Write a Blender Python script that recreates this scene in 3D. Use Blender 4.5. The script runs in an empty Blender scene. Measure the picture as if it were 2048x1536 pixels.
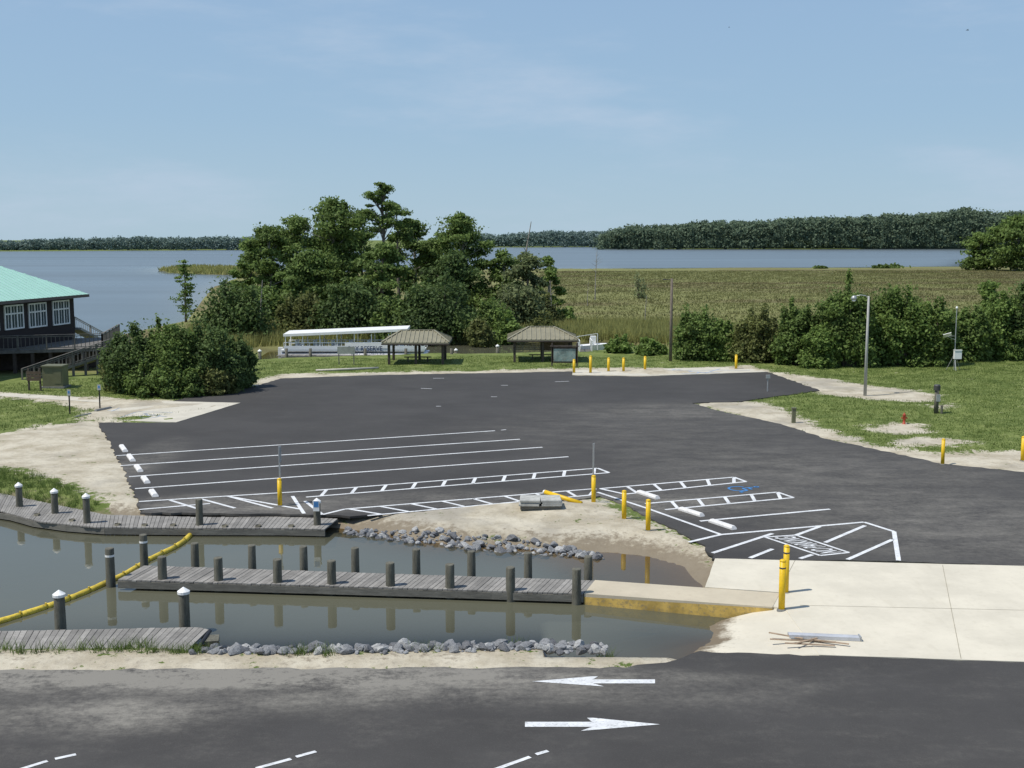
import bpy, bmesh, math, random
import numpy as np
from mathutils import Vector, Matrix
random.seed(7); np.random.seed(7)
F=2350.0; HZ=478.0; TH=math.atan((768-HZ)/F); CH=10.0; ct=math.cos(TH); st=math.sin(TH); WL=-0.4
C=bpy.context.scene.collection
R=random.uniform
# ---------- sight lines: turn measured photo positions into places on the ground
def ray(px,py):
    u=(px-1024)/F; v=(768-py)/F
    return (u,ct+v*st,-st+v*ct)
def G(px,py,z=0.0):
    d=ray(px,py); t=(z-CH)/d[2]; return Vector((d[0]*t,d[1]*t,z))
def A(px,py,Y):
    d=ray(px,py); t=Y/d[1]; return Vector((d[0]*t,Y,CH+d[2]*t))
def W(pts,z=0.0): return np.array([[G(x,y,z).x,G(x,y,z).y] for x,y in pts])
X0=G(1600,1260).x
def PXX(X,py): return 1024+F*X*ray(0,py)[2]/(-CH)
def sd(poly,X,Y):
    X=np.asarray(X,float); Y=np.asarray(Y,float); d2=np.full(X.shape,1e18); ins=np.zeros(X.shape,bool); n=len(poly)
    for i in range(n):
        x0,y0=poly[i]; x1,y1=poly[(i+1)%n]; ex,ey=x1-x0,y1-y0; L=ex*ex+ey*ey+1e-12
        t=np.clip(((X-x0)*ex+(Y-y0)*ey)/L,0,1)
        d2=np.minimum(d2,(X-x0-t*ex)**2+(Y-y0-t*ey)**2)
        if abs(ey)>1e-9:
            c=((y0>Y)!=(y1>Y)); xi=x0+(Y-y0)*ex/ey; ins^=(c&(X<xi))
    d=np.sqrt(d2); return np.where(ins,d,-d)
# ---------- materials
def nodes(m):
    m.use_nodes=True; nt=m.node_tree; nt.nodes.clear(); return nt
class NT:
    def __init__(s,m): s.m=m; s.t=nodes(m); s.N=s.t.nodes; s.L=s.t.links
    def n(s,ty,**k):
        o=s.N.new(ty)
        for a,b in k.items(): setattr(o,a,b)
        return o
    def l(s,a,b): s.L.new(a,b)
    def coord(s,kind='Object',scale=(1,1,1)):
        t=s.n('ShaderNodeTexCoord'); mp=s.n('ShaderNodeMapping'); s.l(t.outputs[kind],mp.inputs[0]); mp.inputs['Scale'].default_value=scale; return mp.outputs[0]
    def world(s,scale=(1,1,1)):
        t=s.n('ShaderNodeNewGeometry'); mp=s.n('ShaderNodeMapping'); s.l(t.outputs['Position'],mp.inputs[0]); mp.inputs['Scale'].default_value=scale; return mp.outputs[0]
    def noise(s,co,sc,det=4,rough=.6):
        o=s.n('ShaderNodeTexNoise'); s.l(co,o.inputs['Vector']); o.inputs['Scale'].default_value=sc; o.inputs['Detail'].default_value=det; o.inputs['Roughness'].default_value=rough; return o.outputs['Fac']
    def math(s,op,a,b=0.0,c=None,clamp=False):
        o=s.n('ShaderNodeMath',operation=op); o.use_clamp=clamp
        for i,v in enumerate((a,b) if c is None else (a,b,c)):
            if hasattr(v,'links'): s.l(v,o.inputs[i])
            else: o.inputs[i].default_value=v
        return o.outputs[0]
    def rng(s,v,a,b,c=0.0,d=1.0):
        o=s.n('ShaderNodeMapRange'); o.interpolation_type='SMOOTHSTEP'; s.l(v,o.inputs[0])
        for i,x in enumerate((a,b,c,d)): o.inputs[i+1].default_value=x
        return o.outputs[0]
    def mix(s,f,a,b):
        o=s.n('ShaderNodeMix',data_type='RGBA')
        for i,v in ((0,f),(6,a),(7,b)):
            if hasattr(v,'links'): s.l(v,o.inputs[i])
            else: o.inputs[i].default_value=(v if i==0 else (*v[:3],1))
        return o.outputs[2]
    def attr(s,name): return s.n('ShaderNodeAttribute',attribute_name=name).outputs['Fac']
    def spot(s,c,rx,ry):
        g=s.n('ShaderNodeNewGeometry'); sp=s.n('ShaderNodeSeparateXYZ'); s.l(g.outputs['Position'],sp.inputs[0])
        a=s.math('MULTIPLY',s.math('SUBTRACT',sp.outputs[0],c[0]),1/rx); b=s.math('MULTIPLY',s.math('SUBTRACT',sp.outputs[1],c[1]),1/ry)
        d=s.math('SQRT',s.math('ADD',s.math('MULTIPLY',a,a),s.math('MULTIPLY',b,b)))
        return s.rng(d,1.0,0.2,0,1)
    def out(s,col,rough=.8,bump=None,bs=.3,metal=0,spec=.4,dist=.02):
        p=s.n('ShaderNodeBsdfPrincipled'); o=s.n('ShaderNodeOutputMaterial')
        if hasattr(col,'links'): s.l(col,p.inputs['Base Color'])
        else: p.inputs['Base Color'].default_value=(*col,1)
        if hasattr(rough,'links'): s.l(rough,p.inputs['Roughness'])
        else: p.inputs['Roughness'].default_value=rough
        p.inputs['Metallic'].default_value=metal; p.inputs['Specular IOR Level'].default_value=spec
        if bump is not None:
            b=s.n('ShaderNodeBump'); s.l(bump,b.inputs['Height']); b.inputs['Strength'].default_value=bs; b.inputs['Distance'].default_value=dist; s.l(b.outputs[0],p.inputs['Normal'])
        s.l(p.outputs[0],o.inputs[0]); return p
def mat(name,col,rough=.75,var=.2,scale=3,bump=.2,metal=0,dirt=None,dirtamt=.5,stretch=(1,1,1),shade=0,spec=.4):
    m=bpy.data.materials.new(name); t=NT(m); co=t.coord('Object',stretch)
    a=t.noise(co,scale,5,.65); b=t.noise(co,scale*7,3,.6)
    c=t.mix(t.rng(a,.3,.7),[x*(1-var) for x in col],[min(1,x*(1+var)) for x in col])
    if dirt: c=t.mix(t.math('MULTIPLY',t.rng(b,.48,.75),dirtamt),c,dirt)
    if shade:
        c=t.mix(t.math('MULTIPLY',t.math('SUBTRACT',1.0,t.attr('shade')),shade),c,[x*.3 for x in col])
    t.out(c,rough,b,bump,metal,spec); return m
wood=mat('weathered_wood',(.21,.20,.17),.85,.25,2,.4,dirt=(.10,.09,.075),stretch=(1,1,6),shade=.8)
deckwood=mat('deck_wood',(.285,.27,.245),.85,.2,2,.3,dirt=(.16,.152,.14),shade=.85)
pilewood=mat('pile_wood',(.115,.11,.085),.9,.35,2,.5,dirt=(.19,.185,.15),dirtamt=.7,stretch=(5,5,.6))
whiteplastic=mat('white_plastic',(.8,.8,.78),.45,.06,3,.1,dirt=(.55,.53,.48),dirtamt=.3)
yellow=mat('yellow_paint',(.72,.46,.01),.45,.08,3,.1,dirt=(.5,.33,.03),dirtamt=.5)
boomyellow=mat('boom_yellow',(.62,.46,.05),.65,.2,2,.2,dirt=(.25,.2,.05),dirtamt=.7)
whitepaint=mat('white_paint',(.66,.67,.67),.7,.14,2,.1,dirt=(.22,.22,.22),dirtamt=.6)
bluepaint=mat('blue_paint',(.07,.24,.52),.7,.2,4,.1,dirt=(.12,.15,.18),dirtamt=.6)
bluefaint=mat('faded_blue_paint',(.33,.40,.50),.7,.2,4,.1,dirt=(.5,.47,.42),dirtamt=.9)
greymetal=mat('galvanised_metal',(.42,.43,.43),.45,.1,4,.1,metal=.5)
alu=mat('aluminium',(.55,.56,.58),.4,.1,4,.1,metal=.6)
darkmetal=mat('dark_metal',(.05,.05,.05),.5,.2,4,.1)
stopmat=mat('wheel_stop_concrete',(.68,.67,.65),.8,.12,6,.3,dirt=(.4,.39,.36))
greystop=mat('grey_concrete',(.2,.2,.19),.85,.2,6,.3)
rockm=[mat('rock_%s'%n,c,.85,.3,5,.8,dirt=d) for n,c,d in (('grey',(.24,.245,.25),(.14,.14,.15)),('pale',(.40,.40,.39),(.25,.25,.25)),('dark',(.15,.153,.16),(.27,.27,.28)))]
tealroof=mat('mint_metal_roof',(.40,.64,.54),.55,.04,1,.05,metal=.0)
bark=mat('bark',(.15,.125,.1),.9,.3,3,.6,stretch=(3,3,.6))
palebark=mat('pale_bark',(.28,.26,.22),.9,.3,3,.6,stretch=(3,3,.6))
roofbrown=mat('olive_metal_roof',(.27,.25,.17),.5,.1,2,.1,shade=.6)
darkwood=mat('dark_wood',(.07,.055,.045),.8,.3,3,.3)
maroon=mat('dark_siding',(.022,.015,.016),.7,.2,2,.2,stretch=(.3,.3,8))
glassm=mat('window_glass',(.05,.07,.08),.08,.1,1,0,spec=.8)
greenbox=mat('green_cabinet_paint',(.14,.14,.08),.5,.1,2,.1)
redpaint=mat('red_paint',(.34,.05,.02),.5,.1,3,.1)
boardwood=mat('lumber',(.34,.25,.17),.8,.3,3,.3,dirt=(.2,.14,.1),stretch=(1,1,4))
blackm=mat('black_paint',(.015,.015,.018),.6,.2,3,.1)
bluetext=mat('navy_lettering',(.03,.05,.12),.5,.1,2,0)
# foliage
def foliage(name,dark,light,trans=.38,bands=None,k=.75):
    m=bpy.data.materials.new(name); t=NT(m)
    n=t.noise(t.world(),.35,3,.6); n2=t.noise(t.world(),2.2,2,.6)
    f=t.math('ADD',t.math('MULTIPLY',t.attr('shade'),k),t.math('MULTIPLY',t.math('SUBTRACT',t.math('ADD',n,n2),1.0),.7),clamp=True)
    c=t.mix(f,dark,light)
    if bands:
        nb=t.noise(t.world((.22,1,1)),.045,5,.6); nc=t.noise(t.world((.3,1,1)),.25,4,.6)
        c=t.mix(t.rng(nb,.36,.56),c,t.mix(f,[x*.82 for x in bands],bands)); c=t.mix(t.math('MULTIPLY',t.rng(nc,.5,.7),.22),c,[x*.6 for x in dark])
    p=t.n('ShaderNodeBsdfPrincipled'); t.l(c,p.inputs['Base Color']); p.inputs['Roughness'].default_value=.65; p.inputs['Specular IOR Level'].default_value=.2
    tr=t.n('ShaderNodeBsdfTranslucent'); t.l(c,tr.inputs[0]); mx=t.n('ShaderNodeMixShader'); mx.inputs[0].default_value=trans
    t.l(p.outputs[0],mx.inputs[1]); t.l(tr.outputs[0],mx.inputs[2]); o=t.n('ShaderNodeOutputMaterial'); t.l(mx.outputs[0],o.inputs[0]); return m
F_bright=foliage('leaves_bright',(.085,.13,.032),(.24,.345,.09))
F_mid=foliage('leaves_mid',(.07,.105,.03),(.21,.30,.08))
F_dark=foliage('leaves_dark',(.048,.078,.028),(.155,.225,.068))
F_olive=foliage('leaves_olive',(.07,.08,.028),(.22,.245,.08))
F_grey=foliage('leaves_greygreen',(.10,.12,.055),(.25,.30,.13))
F_far=foliage('leaves_distant',(.105,.15,.10),(.155,.205,.12),.3)  # pale low-contrast greens, distance haze mixed into the leaf colour
F_vfar=foliage('leaves_hazy',(.15,.21,.19),(.175,.24,.205),.3)  # bluish air haze painted into the leaf colour
F_reed=foliage('reeds',(.20,.20,.07),(.44,.44,.15),.35)
F_marsh=foliage('marsh_blades',(.14,.12,.055),(.185,.165,.08),.35,bands=(.205,.21,.08),k=.5)
F_lawn=foliage('lawn_blades',(.085,.13,.03),(.21,.265,.07),.3)
F_tuft=foliage('tuft_blades',(.06,.1,.02),(.22,.29,.08),.3)
# ---------- mesh building
WO={}
def put(o,parent,origin):
    C.objects.link(o)
    if parent is not None: o.parent=parent
    else: o.location=origin
    WO[o.name]=Vector(origin)
def arr_obj(name,V,Fc,shade,m,parent=None,origin=None,flat=True,attrs=None):
    V=np.asarray(V,dtype=np.float64)
    if parent is not None: origin=WO[parent.name]
    elif origin is None:
        mn=V.min(0); mx=V.max(0); origin=Vector(((mn[0]+mx[0])/2,(mn[1]+mx[1])/2,mn[2]))
    V=V-np.array(origin)
    me=bpy.data.meshes.new(name)
    if isinstance(Fc,np.ndarray):
        k=Fc.shape[1]; me.vertices.add(len(V)); me.vertices.foreach_set('co',V.astype(np.float32).ravel())
        me.loops.add(Fc.size); me.loops.foreach_set('vertex_index',Fc.astype(np.int32).ravel())
        me.polygons.add(len(Fc)); me.polygons.foreach_set('loop_start',np.arange(0,Fc.size,k,dtype=np.int32))
        me.update(calc_edges=True)
    else: me.from_pydata(V.tolist(),[],Fc); me.update()
    if shade is not None:
        a=me.attributes.new('shade','FLOAT','POINT'); a.data.foreach_set('value',np.asarray(shade,dtype=np.float32))
    for kx,vx in (attrs or {}).items():
        a=me.attributes.new(kx,'FLOAT','POINT'); a.data.foreach_set('value',np.asarray(vx,dtype=np.float32))
    me.materials.append(m)
    if not flat: me.polygons.foreach_set('use_smooth',[True]*len(me.polygons))
    o=bpy.data.objects.new(name,me); put(o,parent,origin); return o
class MB:
    def __init__(s): s.v=[];s.f=[];s.s=[]
    def add(s,vs,fs,sh=.5):
        b=len(s.v); s.v+= [tuple(x) for x in vs]; s.f+=[tuple(i+b for i in q) for q in fs]; s.s+=[sh]*len(vs)
    def prism(s,cor,dz,sh=.5):
        n=len(cor); top=[Vector(c) for c in cor]; bot=[c-Vector((0,0,dz)) for c in top]
        s.add(top+bot,[tuple(range(n)),tuple(range(2*n-1,n-1,-1))]+[(i,n+i,n+(i+1)%n,(i+1)%n) for i in range(n)],sh)
    def box(s,c,sz,rz=0,sh=.5,M=None):
        x,y,z=[k/2 for k in sz]; cc=[(-x,-y,-z),(x,-y,-z),(x,y,-z),(-x,y,-z),(-x,-y,z),(x,-y,z),(x,y,z),(-x,y,z)]
        M=M or Matrix.Rotation(rz,3,'Z'); c=Vector(c)
        s.add([M@Vector(k)+c for k in cc],[(3,2,1,0),(4,5,6,7),(0,1,5,4),(1,2,6,5),(2,3,7,6),(3,0,4,7)],sh)
    def beam(s,p,q,w,h,sh=.5):
        p=Vector(p);q=Vector(q);d=q-p;L=d.length
        if L<1e-6: return
        d/=L; up=Vector((0,0,1)) if abs(d.z)<.95 else Vector((0,1,0)); sx=d.cross(up).normalized(); u=sx.cross(d)
        M=Matrix((sx,d,u)).transposed(); s.box((p+q)/2,(w,L,h),0,sh,M)
    def tube(s,pts,rad,n=8,cap=True,sh=.5):
        pts=[Vector(p) for p in pts]; b=len(s.v)
        for i,p in enumerate(pts):
            d=(pts[min(i+1,len(pts)-1)]-pts[max(i-1,0)]).normalized()
            up=Vector((0,0,1)) if abs(d.z)<.9 else Vector((1,0,0)); a=d.cross(up).normalized(); c=d.cross(a)
            r=rad[i] if isinstance(rad,(list,tuple)) else rad
            for k in range(n):
                t=2*math.pi*k/n; s.v.append(tuple(p+(a*math.cos(t)+c*math.sin(t))*r)); s.s.append(sh)
        for i in range(len(pts)-1):
            for k in range(n): s.f.append((b+i*n+k,b+i*n+(k+1)%n,b+(i+1)*n+(k+1)%n,b+(i+1)*n+k))
        if cap: s.f.append(tuple(b+k for k in range(n-1,-1,-1))); s.f.append(tuple(b+(len(pts)-1)*n+k for k in range(n)))
    def lathe(s,c,prof,n=14,sh=.5):
        c=Vector(c); b=len(s.v)
        for r,z in prof:
            for k in range(n):
                t=2*math.pi*k/n; s.v.append((c.x+r*math.cos(t),c.y+r*math.sin(t),c.z+z)); s.s.append(sh)
        for i in range(len(prof)-1):
            for k in range(n): s.f.append((b+i*n+k,b+i*n+(k+1)%n,b+(i+1)*n+(k+1)%n,b+(i+1)*n+k))
        s.f.append(tuple(b+k for k in range(n-1,-1,-1))); s.f.append(tuple(b+(len(prof)-1)*n+k for k in range(n)))
    def line(s,p,q,w,z):
        p=Vector((p[0],p[1]));q=Vector((q[0],q[1]));d=(q-p);d.normalize();n=Vector((-d.y,d.x))*w/2
        s.add([(*(p+n),z),(*(p-n),z),(*(q-n),z),(*(q+n),z)],[(0,1,2,3)])
    def build(s,name,m,parent=None,smooth=False,origin=None):
        return arr_obj(name,s.v,s.f,s.s,m,parent,origin,flat=not smooth)
def tag(o,label=None,cat=None,group=None,kind=None):
    if label:o['label']=label
    if cat:o['category']=cat
    if group:o['group']=group
    if kind:o['kind']=kind
    return o
def thing(name,loc,label,cat,group=None):
    o=bpy.data.objects.new(name,None); o.empty_display_size=.2; put(o,None,Vector(loc)); return tag(o,label,cat,group)
def textmesh(txt,org,e1,e2,name,m,parent):
    cu=bpy.data.curves.new(name,'FONT'); cu.body=txt; cu.size=1; cu.offset=.012
    ob=bpy.data.objects.new(name,cu); C.objects.link(ob); bpy.context.view_layer.update()
    me=bpy.data.meshes.new_from_object(ob.evaluated_get(bpy.context.evaluated_depsgraph_get()))
    xs_=[v.co.x for v in me.vertices]; ys_=[v.co.y for v in me.vertices]; x0,x1,y0,y1=min(xs_),max(xs_),min(ys_),max(ys_)
    V=[tuple(org+e1*((v.co.x-x0)/(x1-x0)-.5)+e2*((v.co.y-y0)/(y1-y0)-.5)) for v in me.vertices]; Fc=[tuple(p.vertices) for p in me.polygons]
    bpy.data.objects.remove(ob); bpy.data.curves.remove(cu)
    return arr_obj(name,V,Fc,None,m,parent)
def sheet(name,pts,z,m,parent=None,jit=0.0,step=.5,skirt=.08):
    P=[Vector(p) for p in W(pts)]; out=[]
    for i in range(len(P)):
        a=P[i];b=P[(i+1)%len(P)];L=(b-a).length;k=max(1,int(L/step)) if jit else 1
        nrm=Vector((-(b-a).y,(b-a).x)).normalized() if L>0 else Vector((0,0))
        for j in range(k):
            p=a+(b-a)*j/k
            if jit and L<200: p=p+nrm*R(-jit,jit)
            out.append(p)
    bm=bmesh.new(); vs=[bm.verts.new((p.x,p.y,z)) for p in out]; f=bm.faces.new(vs); f.normal_update()
    if f.normal.z<0: f.normal_flip()
    if skirt:
        n=len(vs); lo=[bm.verts.new((p.x,p.y,z-skirt)) for p in out]
        for i in range(n): bm.faces.new((vs[i],vs[(i+1)%n],lo[(i+1)%n],lo[i]))
    bmesh.ops.triangulate(bm,faces=[f]); me=bpy.data.meshes.new(name); bm.to_mesh(me); bm.free(); me.materials.append(m)
    o=bpy.data.objects.new(name,me); C.objects.link(o); WO[o.name]=Vector((0,0,0))
    if parent: o.parent=parent
    return o
# ---------- regions
asphalt_px=[(197,845),(350,845),(480,806),(345,803),(395,790),(520,770),(560,757),(760,750),(1145,743),(1145,751),(1290,753),(1535,744),(1640,781),(1480,803),(1385,806),(1430,820),(1560,848),(1650,877),(1880,927),(2048,944),(2700,1000),(2700,1155),(2048,1133),(1800,1124),(1430,1118),(1400,1085),(1260,1015),(1200,992),(1150,1000),(1000,1006),(900,1015),(700,1033),(640,1030),(420,1027),(285,1025),(268,985),(230,905)]
road_px=[(-900,1345),(0,1341),(370,1338),(1250,1335),(1330,1325),(1400,1303),(2048,1325),(2700,1350),(2900,1900),(-1200,1900)]
apron_px=[(1430,1118),(2048,1133),(2700,1151),(2700,1350),(2048,1325),(PXX(X0,1311),1311),(PXX(X0,1219),1219),(1545,1214),(1560,1186),(1410,1175)]
basin_px=[(-900,1000),(-300,1005),(0,1012),(170,1042),(400,1046),(560,1050),(672,1056),(760,1066),(850,1084),(1000,1096),(1150,1106),(1215,1103),(1300,1112),(1370,1132),(1400,1165),(1420,1190),(1600,1225),(1600,1290),(1440,1292),(1330,1294),(1220,1292),(1000,1292),(800,1296),(600,1300),(400,1300),(380,1290),(0,1294),(-900,1298)]
creek_px=[(500,726),(560,722),(860,713),(1015,712),(1200,706),(1300,692),(1220,684),(900,687),(700,690),(540,702)]
bay_px=[(-1500,1000),(-500,790),(100,700),(240,670),(375,641),(405,600),(425,575),(480,553),(600,546),(800,543),(1080,538),(1500,536),(1740,535),(1930,533),(1960,518),(2600,512),(3600,512),(3600,499),(1930,497),(1600,499),(1208,498),(1205,494),(1000,495),(700,498),(500,500),(0,503),(-1500,504),(-5000,520),(-5000,1000)]
spit_px=[(313,541),(345,547),(420,549),(500,551),(560,548),(540,537),(480,534),(380,532),(330,536)]
asphalt=W(asphalt_px); road=W(road_px); apron=W(apron_px); basin=W(basin_px,WL); creek=W(creek_px,WL); bay=W(bay_px,WL); spit=W(spit_px,WL)
sands=[W(p) for p in (
 [(-900,905),(0,872),(90,850),(200,840),(300,850),(285,1000),(420,1020),(700,1022),(900,1002),(1150,985),(1440,1100),(1440,1230),(1200,1115),(680,1060),(210,1040),(215,1000),(150,975),(60,945),(0,937),(-900,925)],
 [(-900,786),(0,786),(240,799),(500,803),(480,812),(150,845),(180,822),(120,806),(0,795),(-900,795)],
 [(1375,804),(1500,801),(1560,815),(1660,862),(1750,890),(1850,905),(2048,903),(2700,950),(2700,1010),(2048,950),(1880,932),(1640,880)],
 [(500,765),(560,748),(800,745),(1145,737),(1300,736),(1500,733),(1545,742),(1540,760),(1140,756),(520,775)],
 [(1530,742),(1640,757),(1780,775),(1890,794),(1860,803),(1750,800),(1640,788)],
 [(-900,1292),(370,1292),(800,1293),(1250,1285),(1700,1290),(1700,1325),(1300,1345),(0,1350),(-900,1352)],
 [(1735,860),(1780,845),(1850,850),(1858,864),(1790,870)],[(1855,812),(1900,806),(1910,812),(1870,818)],
 [(1780,880),(1900,878),(1960,886),(1880,895),(1800,892)])]
marsh=W([(200,745),(390,700),(520,703),(900,690),(1300,690),(1500,715),(2048,705),(3200,700),(6000,505),(-6000,505),(-4000,745)],0)
shoal=W([(1130,1095),(1440,1095),(1440,1200),(1130,1160)],WL)
RY0=G(1600,1216).y; RY1=G(1600,1311).y
def sm(x,a,b): t=np.clip((x-a)/(b-a),0,1); return t*t*(3-2*t)
def rampz(X,Y):
    f=np.clip((Y-RY1)/(RY0-RY1),0,1); d=3.2-1.4*f
    return -.42*(X0-X)/d+.025*np.sin(Y*3.1+X*1.3)*sm(X0-X,.6,1.8)+.015*np.sin(Y*7.3-X*4)*sm(X0-X,.6,1.8)
mound=G(1080,1014)
def height(X,Y,full=False):
    X=np.asarray(X,float);Y=np.asarray(Y,float)
    nz=(np.sin(X*.7+1.3*np.sin(Y*.43))+np.sin(Y*.9+X*.31)+np.sin(X*2.1-Y*1.7)*.6)*.03
    pv=np.maximum(np.maximum(sd(asphalt,X,Y),sd(road,X,Y)),sd(apron,X,Y))
    h=nz*sm(-pv,.3,2.5)+.02*sm(-pv,.1,1)
    ms=sd(marsh,X,Y); h=h*(1-sm(ms,-6,6))+(-.17+nz*1.2)*sm(ms,-6,6)
    h=h+.18*np.exp(-(((X-mound.x)/2.2)**2+((Y-mound.y+.4)/1.1)**2))*sm(-pv,-.2,.6)
    h=np.where(pv>-.12,-.05,h)
    b1=np.maximum(sd(basin,X,Y),sd(creek,X,Y)); b2=np.minimum(sd(bay,X,Y),-sd(spit,X,Y))
    sl=.35-.28*sm(sd(shoal,X,Y),-1.5,.6)
    hb=np.minimum(WL-b1*np.where(b1>0,sl,.3),WL-b2*.08)
    hb=np.where((pv>-.12)&(hb>-.05),-.05,hb)
    h=np.maximum(np.minimum(h,hb),-1.8)
    rp=(X<X0+.3)&(Y<RY0)&(Y>RY1-.1)&(X>X0-6.5); h=np.where(rp,np.minimum(h,-.07+np.maximum(rampz(X,Y),-1.5)),h)
    if full: return h,b1,b2,ms,pv
    return h
def hz(x,y): return float(height(np.array([x]),np.array([y]))[0])
def grow(a,step,lim,k=1.12):
    out=[];x=a
    while x<lim: step*=k; x+=step; out.append(x)
    return out
xr=np.arange(-24,24.01,.25); gx=grow(24,.25,6000,1.1); xs=np.array([-v for v in gx[::-1]]+list(xr)+gx)
ys=np.array(list(np.arange(-8,20,2))+list(np.arange(20,47,.25))+list(np.arange(47,130,.6))+grow(130,.8,9000,1.045))
XX,YY=np.meshgrid(xs,ys); X=XX.ravel();Y=YY.ravel()
h,b1,b2,ms,pv=height(X,Y,True)
sa=np.full(X.shape,-9.0)
for s_ in sands: sa=np.maximum(sa,sd(s_,X,Y))
nxx,nyy=len(xs),len(ys); idx=np.arange(nxx*nyy).reshape(nyy,nxx)
Q=np.stack([idx[:-1,:-1],idx[:-1,1:],idx[1:,1:],idx[1:,:-1]],-1).reshape(-1,4)
bs_=sd(basin,X,Y); wet=np.where(Y<30,np.clip((bs_+2.6)/2.6,0,1),np.clip((bs_+1.7)/1.7,0,1))*(ms<0)
gm=bpy.data.materials.new('ground_surface'); t=NT(gm); w=t.world()
n1=t.noise(w,.6,5,.65); n2=t.noise(w,4,4,.7); n3=t.noise(w,.16,4,.65); n4=t.noise(w,18,3,.7)
grass=t.mix(t.rng(t.math('ADD',n1,t.math('MULTIPLY',n2,.5)),.55,.95),(.09,.125,.03),(.19,.225,.07)); grass=t.mix(t.math('MULTIPLY',t.rng(n2,.56,.75),.4),grass,(.28,.25,.14))
sand=t.mix(t.rng(n1,.35,.65),(.37,.325,.24),(.52,.475,.375)); sand=t.mix(t.math('MULTIPLY',t.rng(n3,.5,.66),.6),sand,(.29,.27,.23)); sand=t.mix(t.math('MULTIPLY',t.rng(n2,.5,.75),.6),sand,(.24,.21,.165)); sand=t.mix(t.math('MULTIPLY',t.rng(n4,.6,.8),.4),sand,(.72,.69,.62))
wv=t.world((.22,1.0,1)); nm=t.noise(wv,.045,5,.6); nm2=t.noise(wv,.25,4,.6)
mar=t.mix(t.rng(nm,.36,.56),(.15,.13,.06),(.185,.19,.07)); mar=t.mix(t.math('MULTIPLY',t.rng(nm2,.5,.7),.3),mar,(.11,.1,.05))
sf=t.rng(t.math('ADD',t.attr('sand'),t.math('MULTIPLY',t.math('SUBTRACT',t.math('ADD',n1,n2),1.0),2.0)),.42,.6)
mf=t.rng(t.attr('marsh'),.3,.7)
c=t.mix(mf,t.mix(sf,grass,sand),mar)
wf=t.rng(t.math('ADD',t.attr('wet'),t.math('MULTIPLY',t.math('SUBTRACT',t.math('ADD',n1,n2),1.0),1.3)),.25,.75)
c=t.mix(t.math('MULTIPLY',wf,.85),c,(.18,.145,.10))
t.out(c,.95,n2,.6,dist=.06,spec=.15)
ground=arr_obj('ground',np.stack([X,Y,h],1),Q,None,gm,origin=Vector((0,0,0)),flat=False,attrs={'sand':np.clip(.5+sa/1.6,0,1),'marsh':np.clip(.5+ms/8,0,1),'wet':wet})
tag(ground,kind='structure')
# water
wm=bpy.data.materials.new('water_surface'); t=NT(wm); w=t.world()
bayf=t.attr('bay')
col=t.mix(bayf,(.105,.105,.072),(.125,.155,.17))
nb=t.noise(w,1.6,3,.6); nb2=t.noise(t.world((.35,1,1)),.5,5,.65); nb3=t.noise(t.world((.15,1,1)),.02,4,.6)
hgt=t.math('ADD',t.math('MULTIPLY',nb,.03),t.math('MULTIPLY',t.math('MULTIPLY',nb2,bayf),1.2))
p=t.out(col,.04,hgt,.35,spec=.5,dist=.25); p.inputs['IOR'].default_value=1.33
t.l(t.math('ADD',.02,t.math('MULTIPLY',bayf,t.math('ADD',.15,t.math('MULTIPLY',nb3,.3)))),p.inputs['Roughness'])
al=t.math('SUBTRACT',1.0,t.math('POWER',2.718,t.math('MULTIPLY',t.attr('depth'),-2.4)),clamp=True)
tr=t.n('ShaderNodeBsdfTransparent'); tr.inputs[0].default_value=(.75,.67,.52,1); pd=t.n('ShaderNodeBsdfGlossy'); pd.inputs['Roughness'].default_value=.03
fr=t.n('ShaderNodeFresnel'); fr.inputs[0].default_value=1.33; m1=t.n('ShaderNodeMixShader'); t.l(fr.outputs[0],m1.inputs[0]); t.l(tr.outputs[0],m1.inputs[1]); t.l(pd.outputs[0],m1.inputs[2])
mx=t.n('ShaderNodeMixShader'); t.l(al,mx.inputs[0]); t.l(m1.outputs[0],mx.inputs[1]); t.l(p.outputs[0],mx.inputs[2])
o=[x for x in t.N if x.type=='OUTPUT_MATERIAL'][0]; t.l(mx.outputs[0],o.inputs[0])
keep=(np.minimum(np.minimum(h[Q[:,0]],h[Q[:,1]]),np.minimum(h[Q[:,2]],h[Q[:,3]]))<WL+.02)
water=arr_obj('water',np.stack([X,Y,np.full(X.shape,WL)],1),Q[keep],None,wm,origin=Vector((0,0,0)),attrs={'depth':np.clip(WL-h,0,2),'bay':(b2>b1).astype(float)})
tag(water,kind='structure')
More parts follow.
